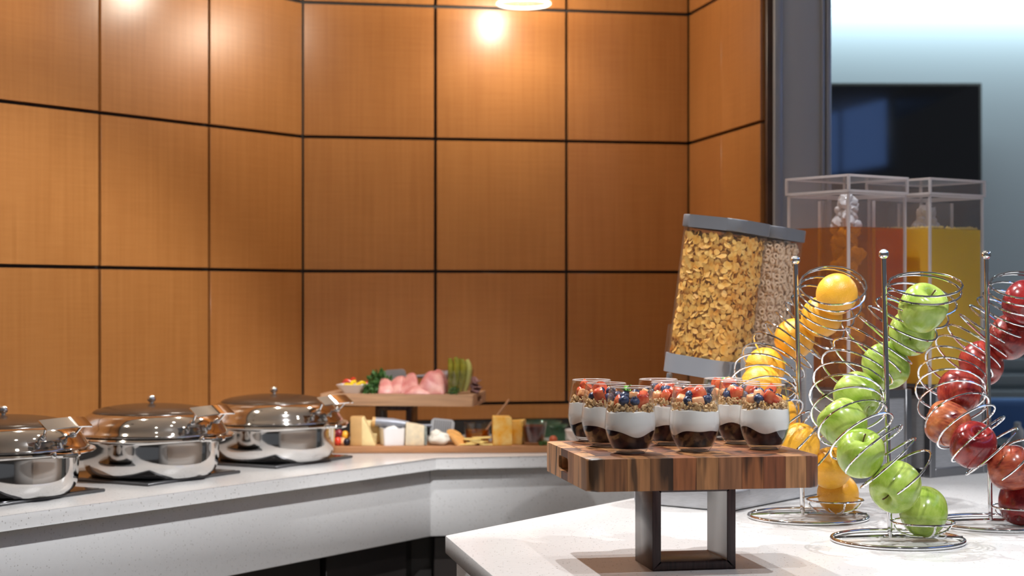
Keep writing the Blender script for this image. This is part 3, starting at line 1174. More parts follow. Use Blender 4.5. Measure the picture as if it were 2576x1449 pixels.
def layer(t, name, mat, zlo, zhi, k=10, domed=0.0):
    """solid layer that fills the glass between two height functions of the angle"""
    bm = B()
    n = 48
    rows_ = []
    for q in range(k + 1):
        ring = []
        for i in range(n):
            a = 2 * pi * i / n
            lo, hi = zlo(a), zhi(a)
            z = lo + (hi - lo) * q / k
            r = grad(z, 0.0016)
            ring.append(bm.verts.new((r * cos(a), r * sin(a), z)))
        rows_.append(ring)
    for a_, b_ in zip(rows_, rows_[1:]):
        for i in range(n):
            j = (i + 1) % n
            bm.faces.new((a_[i], a_[j], b_[j], b_[i]))
    for ring, s in ((rows_[0], 0), (rows_[-1], 1)):
        mid = [bm.verts.new((v.co.x * 0.5, v.co.y * 0.5, v.co.z + s * domed * 0.7)) for v in ring]
        cz = sum(v.co.z for v in ring) / n + s * domed
        cv = bm.verts.new((0, 0, cz))
        for i in range(n):
            j = (i + 1) % n
            bm.faces.new((ring[i], ring[j], mid[j], mid[i]))
            bm.faces.new((mid[i], mid[j], cv))
    return mesh(name, bm, mat, t, smooth=60)


GX = []
for (px, py, row, colm) in ((1586, 1139.5, 'front', 'left'), (1747, 1135, 'front', 'middle'), (1923.6, 1130, 'front', 'right'),
                            (1524.5, 1123, 'middle', 'left'), (1687, 1119, 'middle', 'middle'), (1861, 1116, 'middle', 'right'),
                            (1488, 1109, 'back', 'left'), (1656, 1106.5, 'back', 'middle'), (1819, 1103, 'back', 'right')):
    p = on(px, py, 0.147 + BT)
    GX.append((p, row, colm))

granola_me = []
for v in range(3):
    bm = B()
    rr = random.Random(20 + v)
    for k in range(230):
        a = rr.uniform(0, 2 * pi)
        r = 0.0385 * sqrt(rr.uniform(0.02, 1)) if k > 95 else rr.uniform(0.030, 0.0382)
        z = 0.0695 + rr.uniform(0, 0.0125) + 0.002 * sin(2 * a + v)
        r = min(r, grad(z, 0.004))
        s = rr.uniform(0.0018, 0.0031)
        blob(bm, (r * cos(a), r * sin(a), z), (s * 1.7, s, s * 0.8), 1, Euler((rr.uniform(0, 6), rr.uniform(0, 6), rr.uniform(0, 6))).to_matrix(), 0.25, k)
    q = mesh('tmp_granola', bm, M['granola'])
    granola_me.append(q.data)
    bpy.data.objects.remove(q)

# prototype berries
bm = B()
pr = [(0, -0.0066)] + [(0.0078 * cos(a), 0.0068 * sin(a)) for a in [-1.4 + 2.5 * i / 9 for i in range(10)]]
lathe(bm, pr + [(0.0036, 0.0066), (0.0040, 0.0076), (0.0030, 0.0072), (0.0022, 0.0056), (0, 0.0054)], 16)
blue_p = mesh('blueberry', bm, M['blueberry'], smooth=50)


def strawb(seed):
    """half a strawberry cut lengthwise"""
    bm = B()
    pr = spline([(0, -0.013), (0.0045, -0.011), (0.0085, -0.003), (0.0100, 0.005), (0.0075, 0.010), (0, 0.0115)], 3)
    lathe(bm, [(max(0, p.x), p.y) for p in pr], 16)
    for no in ((0, 1, 0), (0.8, 0.25, 0.1)):
        bmesh.ops.bisect_plane(bm, geom=bm.verts[:] + bm.edges[:] + bm.faces[:], plane_co=(0.001, 0.001, 0), plane_no=no, clear_outer=True)
        bmesh.ops.holes_fill(bm, edges=[e for e in bm.edges if e.is_boundary], sides=0)
    bmesh.ops.translate(bm, verts=bm.verts, vec=(0.004, 0.004, 0))
    bmesh.ops.scale(bm, verts=bm.verts, vec=(1.45, 1.45, 1.15))
    return mesh('strawberry_piece', bm, M['strawberry'], smooth=50)


straw_p = strawb(1)
bm = B()
box(bm, (0, 0, 0), (0.017, 0.013, 0.011), 0.0022, seg=2)
for v in bm.verts:
    v.co.x *= 1 - 18 * v.co.z
    v.co.y += 0.12 * v.co.x
melon_p = mesh('melon_piece', bm, M['melon'], smooth=50)


def leaf_bm(bm, c, rot, L=0.016, W=0.008, fold=0.35):
    n = 5
    c = Vector(c)
    V = []
    for i in range(n + 1):
        u = i / n
        wd = W * sin(pi * min(1, u * 0.92 + 0.06)) * 0.5
        zc = 0.25 * L * sin(u * 2.2)
        V.append([bm.verts.new(c + rot @ Vector((u * L, s * wd, zc + abs(s) * wd * fold + th))) for s in (-1, 0, 1) for th in (0, -0.0004)])
    for a, b_ in zip(V, V[1:]):
        for p, q in ((0, 2), (2, 4)):
            bm.faces.new((a[p], a[q], b_[q], b_[p]))
            bm.faces.new((a[p + 1], a[q + 1], b_[q + 1], b_[p + 1]))
        for p in (0, 4):
            bm.faces.new((a[p], a[p + 1], b_[p + 1], b_[p]))


rowname = {('front', 'left'): 'front left', ('front', 'middle'): 'front centre', ('front', 'right'): 'front right',
           ('middle', 'left'): 'middle row left', ('middle', 'middle'): 'middle row centre', ('middle', 'right'): 'middle row right',
           ('back', 'left'): 'back left', ('back', 'middle'): 'back centre', ('back', 'right'): 'back right'}
used = set()


def use(proto, loc, rot, label, cat, group):
    o = proto if proto.name not in used else proto.copy()
    if proto.name in used:
        col.objects.link(o)
    used.add(proto.name)
    o.location = loc
    o.rotation_euler = rot
    k = R.uniform(1.05, 1.22) if cat == 'berry' else R.uniform(1.0, 1.25)
    o.scale = (k, k * R.uniform(0.9, 1.05), k)
    tag(o, label, cat, group)
    return o


for gi, (p, row, colm) in enumerate(GX):
    wh = rowname[(row, colm)]
    t = thing('parfait', 'glass of berry compote, white yogurt and granola standing %s on the acacia block' % wh, 'parfait', (p.x, p.y, BTOP + 0.0002), 0, 'parfait glasses on the acacia block')
    glass_parts(t)
    rr = random.Random(100 + gi)
    ph = [rr.uniform(0, 6.28) for _ in range(4)]
    base = 0.0345 + rr.uniform(-0.002, 0.002)
    wave = lambda a, ph=ph, base=base: base + 0.0036 * sin(a * 2 + ph[0]) + 0.0026 * sin(3 * a + ph[1]) + 0.0014 * sin(5 * a + ph[2])
    top = lambda a, ph=ph: 0.0690 + 0.0012 * sin(2 * a + ph[3]) + 0.0008 * sin(7 * a + ph[1])
    layer(t, 'compote', M['compote'], lambda a: 0.0088, lambda a: wave(a) - 0.0003, 6)
    layer(t, 'yogurt', M['yogurt'], wave, top, 10, 0.003)
    gm = bpy.data.objects.new('granola', granola_me[gi % 3])
    col.objects.link(gm)
    gm.parent = t
    gm.rotation_euler = (0, 0, rr.uniform(0, 6.28))
    gm['kind'] = 'stuff'
    # fruit: an outer ring that faces the glass and a few on top
    slots = []
    for k in range(8):
        a = -pi / 2 + 2 * pi * k / 8 + rr.uniform(-0.1, 0.1) + 0.2
        slots.append((0.0228, a, 0.0868 + rr.uniform(-0.001, 0.002)))
    for k in range(4):
        a = -pi / 2 + 2 * pi * k / 4 + 0.6 + rr.uniform(-0.2, 0.2)
        slots.append((0.0125, a, 0.0955 + rr.uniform(-0.001, 0.002)))
    kinds = ['b', 's', 'm', 's', 'b', 'm', 'b', 's', 'b', 'b', 'b', 'm']
    rr.shuffle(kinds)
    for (r, a, z), k in zip(slots, kinds):
        L = Vector((p.x + r * cos(a), p.y + r * sin(a), BTOP + z))
        if k == 'b':
            use(blue_p, L, (rr.uniform(0.2, 1.3), rr.uniform(-0.6, 0.6), rr.uniform(0, 6)), 'blueberry on the granola in the %s parfait glass' % wh, 'berry', 'blueberries in the %s parfait glass' % wh)
        elif k == 's':
            use(straw_p, L, (rr.uniform(-0.7, 0.7), rr.uniform(-0.9, 0.9), a + pi / 2 + rr.uniform(-0.5, 0.5)), 'red strawberry wedge in the %s parfait glass' % wh, 'strawberry', 'strawberry wedges in the %s parfait glass' % wh)
        else:
            use(melon_p, L, (rr.uniform(-0.5, 0.5), rr.uniform(-0.5, 0.5), rr.uniform(0, 6)), 'pale orange melon piece in the %s parfait glass' % wh, 'melon', 'melon pieces in the %s parfait glass' % wh)
    if (row, colm) in (('front', 'left'), ('back', 'right')):
        bm = B()
        for k in range(4):
            leaf_bm(bm, (0, 0, 0), Euler((rr.uniform(-.4, .4), -0.9 + 0.25 * k, k * 1.7)).to_matrix(), 0.017, 0.010)
        tag(mesh('mint_sprig', bm, M['leaf'], loc=(p.x + (-0.006 if row == 'front' else 0.004), p.y + 0.004, BTOP + 0.099)), 'small green mint sprig on top of the %s parfait' % wh, 'herb')

# ---------------------------------------------------------------- fruit
bm = B()
ap = [(0, .60), (.07, .64), (.18, .80), (.36, .915), (.58, .915), (.80, .77), (.955, .48), (1, .12), (.955, -.28), (.82, -.60), (.61, -.83), (.40, -.905), (.24, -.88), (.1, -.80), (0, -.77)]
pr = [(max(0, p.x), p.y) for p in spline(ap, 3)]
pr[0] = (0, pr[0][1]); pr[-1] = (0, pr[-1][1])
AR = 0.0447


def lob(r, z, a):
    k = 1 + 0.022 * cos(5 * a) * max(0, -z / AR) + 0.012 * sin(2 * a + 1)
    return r * k, z * (1 + 0.02 * cos(a))


def apple(name, mat):
    t = thing(name, '', 'apple')
    bm = B()
    lathe(bm, [(r * AR, z * AR) for r, z in pr], 36, mod=lob)
    mesh('skin', bm, mat, t, smooth=80)
    bm = B()
    tube(bm, spline([(0, 0, AR * .58), (0.0008, 0, AR * .85), (0.003, 0.001, AR * 1.06)], 3), lambda i: 0.0011 + 0.0001 * i, 6)
    mesh('stem', bm, M['stem'], t)
    bm = B()
    for k in range(6):
        leaf_bm(bm, (0, 0, -AR * .775), Euler((0, 0.35, k * 1.05)).to_matrix(), 0.005, 0.0026)
    mesh('calyx', bm, M['stem'], t)
    return t


def dirrot(d_, spin=0.0):
    """rotation that points the fruit's stem along d_"""
    return (Vector(d_).to_track_quat('Z', 'Y') @ Euler((0, 0, spin)).to_quaternion()).to_euler()


def make_stand(name, label, base, pole, ball_y, cup, tiltT, tiltM, ground_y, scale_px, lean=(0, 0)):
    """chrome spiral fruit holder; positions local to the base centre"""
    t = thing(name, label, 'fruit stand', base, 0, 'chrome spiral fruit stands on the island')
    px0 = pole - base
    wr = 0.0021
    bm = B()
    rb_ = 0.122
    tube(bm, [(rb_ * cos(2 * pi * i / 72), rb_ * sin(2 * pi * i / 72), 0.0044) for i in range(72)], 0.0041, 10, True)
    bs = mesh('base_ring', bm, M['chrome'], t)
    bm = B()
    tube(bm, [(-rb_ * cos(0.1), -rb_ * sin(0.1) + px0.y * 0.4, 0.0075), (px0.x, px0.y, 0.0085), (rb_ * cos(0.1), rb_ * sin(0.1) * 0.2 + cup.y * 0.6, 0.0075)], 0.0038, 8)
    mesh('crossbar', bm, M['chrome'], bs)
    H = ball_y
    bm = B()
    tp = Vector((px0.x + lean[0], px0.y + lean[1], H - 0.008))
    tube(bm, [(px0.x, px0.y, 0.006), tp * 0.5 + Vector((px0.x, px0.y, 0.006)) * 0.5, tp], 0.0049, 12)
    pl = mesh('pole', bm, M['chrome'], t)
    bm = B()
    blob(bm, tp + Vector((0, 0, 0.007)), 0.0098, 3)
    mesh('ball_finial', bm, M['chrome'], pl)
    # coil
    RC = 0.0755
    rc = 0.0685
    NT_, n = 17.6, 28
    top_z, pitch = 0.484, 0.452
    ph0, ph1 = radians(-6), radians(278)
    pts = []
    tot = int(NT_ * n)
    for i in range(tot + 1):
        u = i / tot
        # the first turn closes on itself
        ue = max(0.0, (u - 0.035) / 0.965)
        ph = ph0 + (ph1 - ph0) * ue
        z = top_z - pitch * (ph - ph0) / (2 * pi)
        f = min(1.0, ue * 3.5)
        f = f * f * (3 - 2 * f)
        tau = radians(tiltT + (tiltM - tiltT) * f)
        er = Vector((cos(ph), sin(ph), 0))
        th_ = Vector((-sin(ph), cos(ph), 0))
        N = th_ * sin(tau) + Vector((0, 0, -cos(tau)))
        e2 = N.cross(er)
        k = (z - 0.006) / H
        C = Vector((px0.x + lean[0] * k, px0.y + lean[1] * k, z)) + er * RC
        psi = pi + 2 * pi * NT_ * u ** 0.88
        pts.append(C + (er * cos(psi) + e2 * sin(psi)) * rc)
    bm = B()
    tube(bm, pts, wr, 8)
    mesh('coil', bm, M['chrome'], t)
    # cup under the lowest fruit
    rcup = 0.0575
    bm = B()
    cz = cup.z
    tube(bm, [(cup.x + rcup * cos(2 * pi * i / 40), cup.y + rcup * sin(2 * pi * i / 40), cz) for i in range(40)], wr, 8, True)
    for a in (0.15, 0.15 + pi / 2):
        q = []
        for i in range(17):
            b_ = pi * i / 16
            q.append((cup.x + rcup * cos(b_) * cos(a), cup.y + rcup * cos(b_) * sin(a), cz - (cz - 0.0105) * sin(b_) ** 0.85))
        tube(bm, q, wr, 8)
    mesh('cup', bm, M['chrome'], t)
    return t


def chain(pxs, Y0, signs, d_, start):
    """depths so that neighbours just touch"""
    out = []
    Y = Y0 + start
    prev = None
    for (px, py), s in zip(pxs, signs):
        if prev is not None:
            sc_ = F / Y
            dx, dz = (px - prev[0]) / sc_, (py - prev[1]) / sc_
            k = d_ * d_ - dx * dx - dz * dz
            Y += s * sqrt(max(0, k))
        out.append(at(px, py, Y))
        prev = (px, py)
    return out


def stand_from_px(name, label, bc, bpy_, polex, polebot, ballpy, balx, cuppx, cuppy, tT, tM):
    b = on(bc, bpy_)
    Yp = b.y + 0.012
    pole = at(polex, polebot, Yp)
    pole.z = CT
    b.z = CT
    H = EYE - (ballpy - 743) / F * Yp - CT
    lean = ((balx - polex) / F * Yp, 0)
    cy = b.y - 0.010
    cp = at(cuppx, cuppy, cy) - b
    return make_stand(name, label, b, pole, H, cp, tT, tM, 0, 0, lean), Yp


sg, Yg = stand_from_px('fruit_stand', 'chrome spiral stand holding green apples, front of the three stands', 2258, 1362, 2239, 1357, 638, 2223, 2322, 1313, 20, 36)
so, Yo = stand_from_px('fruit_stand', 'chrome spiral stand holding oranges, behind the acacia block', 2033, 1303, 2019, 1297, 653, 2001, 2101, 1257, 36, 40)
sr_, Yr = stand_from_px('fruit_stand', 'chrome spiral stand holding red apples, cut off by the right edge', 2506, 1320, 2492, 1315, 640, 2481, 2570, 1275, 24, 36)

FR = 0.087
greens = chain([(2320, 777), (2293, 838), (2230, 922), (2158, 996), (2122, 1065), (2164, 1143), (2255, 1223), (2323, 1289)], Yg, (0, 1, 1, -1, -1, -1, -1, 1), FR, -0.008)
reds = chain([(2577, 765), (2540, 850), (2470, 916), (2413, 987), (2386, 1067), (2447, 1121), (2541, 1178), (2568, 1265)], Yr, (0, 1, 1, -1, -1, -1, -1, 1), FR, 0.0)
orans = chain([(2105, 740), (2067, 797), (1998, 852), (1925, 925), (1914, 971), (1952, 1043), (2009, 1117), (2090, 1177), (2108, 1242)], Yo, (0, 1, 1, -1, -1, -1, -1, 1, 1), FR, 0.0)
ga = apple('green_apple', M['green_apple'])
ra = apple('red_apple', M['red_apple'])
gdir = [(0.35, -0.6, 0.75), (0.3, 0.9, 0.25), (-0.3, 0.5, 0.8), (-0.5, 0.6, 0.6), (-0.6, 0.3, 0.7), (0.05, -0.55, 0.85), (-0.62, -0.62, -0.48), (0.15, 0.75, 0.65)]
rdir = [(0.4, -0.4, 0.8), (0.5, 0.3, 0.6), (-0.2, 0.6, 0.7), (0.3, 0.5, 0.8), (-0.8, 0.4, 0.3), (0.12, -0.72, 0.72), (0.85, -0.45, 0.25), (0.3, 0.6, 0.7)]
gl = ['topmost green apple, stem up, in the front spiral stand', 'second green apple from the top, blossom end facing out', 'third green apple from the top, crossed by the pole',
      'fourth green apple from the top of the spiral stand', 'green apple at the leftmost bend of the spiral', 'green apple with stem hollow facing the camera below the bend',
      'green apple with its stem pointing down left, above the cup', 'lowest green apple, resting in the wire cup']
rl = ['topmost dark red apple in the right stand', 'second red apple from the top of the right stand', 'third red apple from the top, beside the pole', 'fourth red apple from the top, under a coil of wire',
      'yellow blushed red apple at the leftmost bend of the coil', 'dark red apple with its stem hollow facing the camera', 'red apple streaked with yellow, second from the bottom', 'lowest dark red apple, resting in the wire cup']
for i, p in enumerate(greens):
    o = ga if i == 0 else copy_tree(ga)
    o.location = p
    o.rotation_euler = dirrot(gdir[i], i * 1.3)
    k = (1.0, 0.99, 1.0, 0.97, 0.99, 0.98, 1.03, 1.0)[i]
    o.scale = (k, k, k)
    tag(o, gl[i], 'apple', 'green apples in the front stand')
for i, p in enumerate(reds):
    o = ra if i == 0 else copy_tree(ra)
    o.location = p
    o.rotation_euler = dirrot(rdir[i], i * 1.9)
    tag(o, rl[i], 'apple', 'red apples in the right stand')
    bl = (0.0, 0.08, 0.08, 0.12, 0.62, 0.04, 0.34, 0.0)[i]
    for ch in [q for q in bpy.data.objects if q.parent == o and q.name.startswith('skin')]:
        ch.color = (bl, bl, bl, 1)
ora = thing('orange', '', 'orange')
bm = B()
lathe(bm, [(0, -0.0425)] + [(0.0440 * cos(a), 0.0425 * sin(a)) for a in [-pi / 2 + pi * i / 24 for i in range(1, 24)]] + [(0, 0.0418)], 40)
mesh('peel', bm, M['orange'], ora, smooth=80)
bm = B()
lathe(bm, [(0.0022, 0.0412), (0.0024, 0.0424), (0.001, 0.0428), (0, 0.0425)], 8)
mesh('stem_scar', bm, M['leaf'], ora)
ol = ['topmost orange, dimpled and lit, in the wire spiral', 'second orange from the top of the spiral stand', 'third orange from the top, crossed by the pole', 'upper of two oranges at the left bend of the coil',
      'lower of two oranges at the left bend, above the parfaits', 'orange hidden behind the right parfait glass', 'orange peeking out beside the acacia block top', 'second lowest orange, beside the acacia block end', 'lowest orange, resting in the wire cup']
for i, p in enumerate(orans):
    o = ora if i == 0 else copy_tree(ora)
    o.location = p
    o.rotation_euler = dirrot((R.uniform(-1, 1), 0.5, R.uniform(-0.6, 0.6)) if i else (0.55, -0.5, -0.35), i)
    tag(o, ol[i], 'orange', 'oranges in the left spiral stand')

# ---------------------------------------------------------------- cereal dispenser
DA = radians(52)
DC = Vector((0.515, 3.875, CT))
TILT = radians(7.3)
t = thing('cereal_dispenser', 'tilted twin clear cereal dispenser with grey lids on a metal stand', 'dispenser', DC, DA)


def superpoly(rx, ry, n=40, e=2.6):
    out = []
    for i in range(n):
        a = 2 * pi * i / n
        c_, s_ = cos(a), sin(a)
        out.append((rx * math.copysign(abs(c_) ** (2 / e), c_), ry * math.copysign(abs(s_) ** (2 / e), s_)))
    return out


def shell(bm, rx, ry, z0, z1, th, e=2.6, n=40):
    P = superpoly(rx, ry, n, e)
    Q = superpoly(rx - th, ry - th, n, e)
    rings = [[bm.verts.new((x, y, z)) for x, y in S] for S, z in ((P, z0), (P, z1), (Q, z1), (Q, z0))]
    for k in range(4):
        a, b_ = rings[k], rings[(k + 1) % 4]
        for i in range(n):
            bm.faces.new((a[i], a[(i + 1) % n], b_[(i + 1) % n], b_[i]))


bm = B()
box(bm, (-0.02, -0.004, 0.023), (0.45, 0.248, 0.044), 0.006, seg=3)
bs = mesh('base', bm, M['brushed'], t)
bm = B()
box(bm, (-0.06, 0.02, 0.046), (0.30, 0.15, 0.004), 0.001)
mesh('drip_tray', bm, M['brushed2'], bs)
for x in (-0.13, 0.115):
    bm = B()
    box(bm, (x, -0.113, 0.185), (0.034, 0.026, 0.33), 0.003)
    mesh('column', bm, M['brushed'], t)
bm = B()
box(bm, (0, -0.108, 0.30), (0.30, 0.022, 0.07), 0.003)
mesh('bracket', bm, M['brushed'], t)
MT = Matrix.Translation((0, 0, 0.46)) @ Matrix.Rotation(TILT, 4, Vector((cos(radians(26)), sin(radians(26)), 0)))
RXB, RYB, EXP, HALF = 0.0812, 0.0800, 4.2, 0.0836
for sx, nm in ((-1, 'flakes'), (1, 'rings')):
    tb = lambda bm_: bmesh.ops.transform(bm_, matrix=MT @ Matrix.Translation((sx * HALF, 0, 0)), verts=bm_.verts)
    bm = B()
    shell(bm, RXB, RYB, -0.143, 0.147, 0.0025, EXP)
    tb(bm)
    br = mesh('barrel', bm, M['barrel'], t)
    bm = B()
    P = superpoly(RXB + 0.0017, RYB + 0.004, 40, EXP)
    prism(bm, P, 0.143, 0.171, 0.003)
    tb(bm)
    mesh('lid', bm, M['greyplastic'], t)
    bm = B()
    shell(bm, RXB + 0.0019, RYB + 0.0045, -0.185, -0.143, 0.005, EXP)
    tb(bm)
    cl_ = mesh('collar', bm, M['greyplastic2'], t)
    bm = B()
    P0, P1 = superpoly(RXB - 0.004, RYB - 0.004, 40, EXP), superpoly(0.045, 0.045, 40, 2.6)
    ra_ = [bm.verts.new((x, y, -0.182)) for x, y in P0]
    rc_ = [bm.verts.new((x, y, -0.210)) for x, y in superpoly(0.066, 0.066, 40, EXP)]
    rb2 = [bm.verts.new((x, y, -0.245)) for x, y in P1]
    for a, b_ in ((ra_, rc_), (rc_, rb2)):
        for i in range(40):
            bm.faces.new((a[i], a[(i + 1) % 40], b_[(i + 1) % 40], b_[i]))
    tb(bm)
    mesh('chute', bm, M['barrel'], cl_)
    bm = B()
    box(bm, (0, 0.0875, -0.118), (0.10, 0.006, 0.075), 0.002)
    tb(bm)
    mesh('guard', bm, M['barrel'], br)
    bm = B()
    tube(bm, [(0, 0.055, -0.217), (0, 0.095, -0.217)], 0.006, 10)
    box(bm, (0, 0.10, -0.217), (0.012, 0.012, 0.05), 0.004)
    tb(bm)
    mesh('turn_knob', bm, M['greyplastic'], cl_)

MD = Matrix.Translation(DC) @ Matrix.Rotation(DA, 4, 'Z')


def wall_spots(rr, tries, dmin, k, z0, z1):
    """well spread points close to the barrel wall, with the wall's outward angle"""
    out, cells = [], {}
    for _ in range(tries):
        a = rr.uniform(0, 2 * pi)
        dx, dy = cos(a), sin(a)
        q = (abs(dx / (RXB - 0.0035)) ** EXP + abs(dy / (RYB - 0.0035)) ** EXP) ** (-1 / EXP) * k
        p = Vector((dx * q, dy * q, rr.uniform(z0, z1)))
        key = tuple(int(math.floor(c / dmin)) for c in p)
        if any((p - o).length < dmin for i_ in (-1, 0, 1) for j_ in (-1, 0, 1) for k_ in (-1, 0, 1) for o in cells.get((key[0] + i_, key[1] + j_, key[2] + k_), ())):
            continue
        cells.setdefault(key, []).append(p)
        g_ = Vector((math.copysign(abs(p.x / RXB) ** (EXP - 1), p.x) / RXB, math.copysign(abs(p.y / RYB) ** (EXP - 1), p.y) / RYB))
        out.append((p, math.atan2(g_.y, g_.x)))
    return out


rr = random.Random(5)
bm = B()
prism(bm, superpoly(RXB * 0.78, RYB * 0.78, 30, EXP), -0.18, 0.120)
for (tries, dmin, k0, tilt) in ((9000, 0.0092, 0.955, 0.42), (5000, 0.011, 0.89, 0.55), (2500, 0.014, 0.83, 0.6)):
    for p, a in wall_spots(rr, tries, dmin, k0, -0.178, 0.131):
        L = rr.uniform(0.0075, 0.0125)
        Wd = L * rr.uniform(0.6, 0.95)
        rot = Matrix.Rotation(a, 3, 'Z') @ Matrix.Rotation(pi / 2 + rr.gauss(0, tilt), 3, 'Y') @ Matrix.Rotation(rr.gauss(0, tilt), 3, 'X') @ Matrix.Rotation(rr.uniform(0, 6.3), 3, 'Z')
        kx, ky = rr.uniform(-28, 28), rr.uniform(-18, 28)
        cv = bm.verts.new(p)
        ring = []
        for i in range(8):
            b_ = 2 * pi * i / 8
            q = rr.uniform(0.82, 1.1)
            x, y = L * q * cos(b_), Wd * q * sin(b_)
            w_ = p + rot @ Vector((x, y, kx * x * x + ky * y * y + rr.uniform(-0.0008, 0.0008)))
            lim = (abs(w_.x / (RXB - 0.0033)) ** EXP + abs(w_.y / (RYB - 0.0033)) ** EXP) ** (1 / EXP)
            if lim > 1:
                w_.x /= lim; w_.y /= lim
            ring.append(bm.verts.new(w_))
        for i in range(8):
            bm.faces.new((cv, ring[i], ring[(i + 1) % 8]))
bmesh.ops.transform(bm, matrix=MD @ MT @ Matrix.Translation((-HALF, 0, 0)), verts=bm.verts)
tag(mesh('corn_flakes', bm, M['flake'], smooth=60), 'golden corn flakes filling the left dispenser barrel', 'cereal', kind='stuff')
bm = B()
prism(bm, superpoly(RXB * 0.80, RYB * 0.80, 30, EXP), -0.18, 0.122)
tor = B()
n1, n2 = 11, 7
vv = [[tor.verts.new(((0.0055 + 0.0029 * cos(2 * pi * j / n2)) * cos(2 * pi * i / n1), (0.0055 + 0.0029 * cos(2 * pi * j / n2)) * sin(2 * pi * i / n1), 0.0031 * sin(2 * pi * j / n2))) for j in range(n2)] for i in range(n1)]
for i in range(n1):
    for j in range(n2):
        tor.faces.new((vv[i][j], vv[(i + 1) % n1][j], vv[(i + 1) % n1][(j + 1) % n2], vv[i][(j + 1) % n2]))
tv = [v.co.copy() for v in tor.verts]
tor.verts.index_update()
tf = [[v.index for v in f.verts] for f in tor.faces]
tor.free()
for (tries, dmin, k0) in ((12000, 0.0132, 0.915), (5000, 0.0135, 0.845)):
    for p, a in wall_spots(rr, tries, dmin, k0, -0.178, 0.134):
        rot = Matrix.Rotation(a, 3, 'Z') @ Matrix.Rotation(pi / 2 + rr.gauss(0, 0.36), 3, 'Y') @ Euler((rr.gauss(0, 0.36), 0, 0)).to_matrix()
        sh = 1 - 0.05 * abs(rr.gauss(0, 0.6))
        nv = [bm.verts.new(rot @ c + Vector((p.x * sh, p.y * sh, p.z))) for c in tv]
        for f in tf:
            bm.faces.new([nv[i] for i in f])
bmesh.ops.transform(bm, matrix=MD @ MT @ Matrix.Translation((HALF, 0, 0)), verts=bm.verts)
tag(mesh('oat_rings', bm, M['oring'], smooth=60), 'pale oat cereal rings filling the right dispenser barrel', 'cereal', kind='stuff')

# ---------------------------------------------------------------- juice dispensers
JA = radians(35.7)
S = 0.218


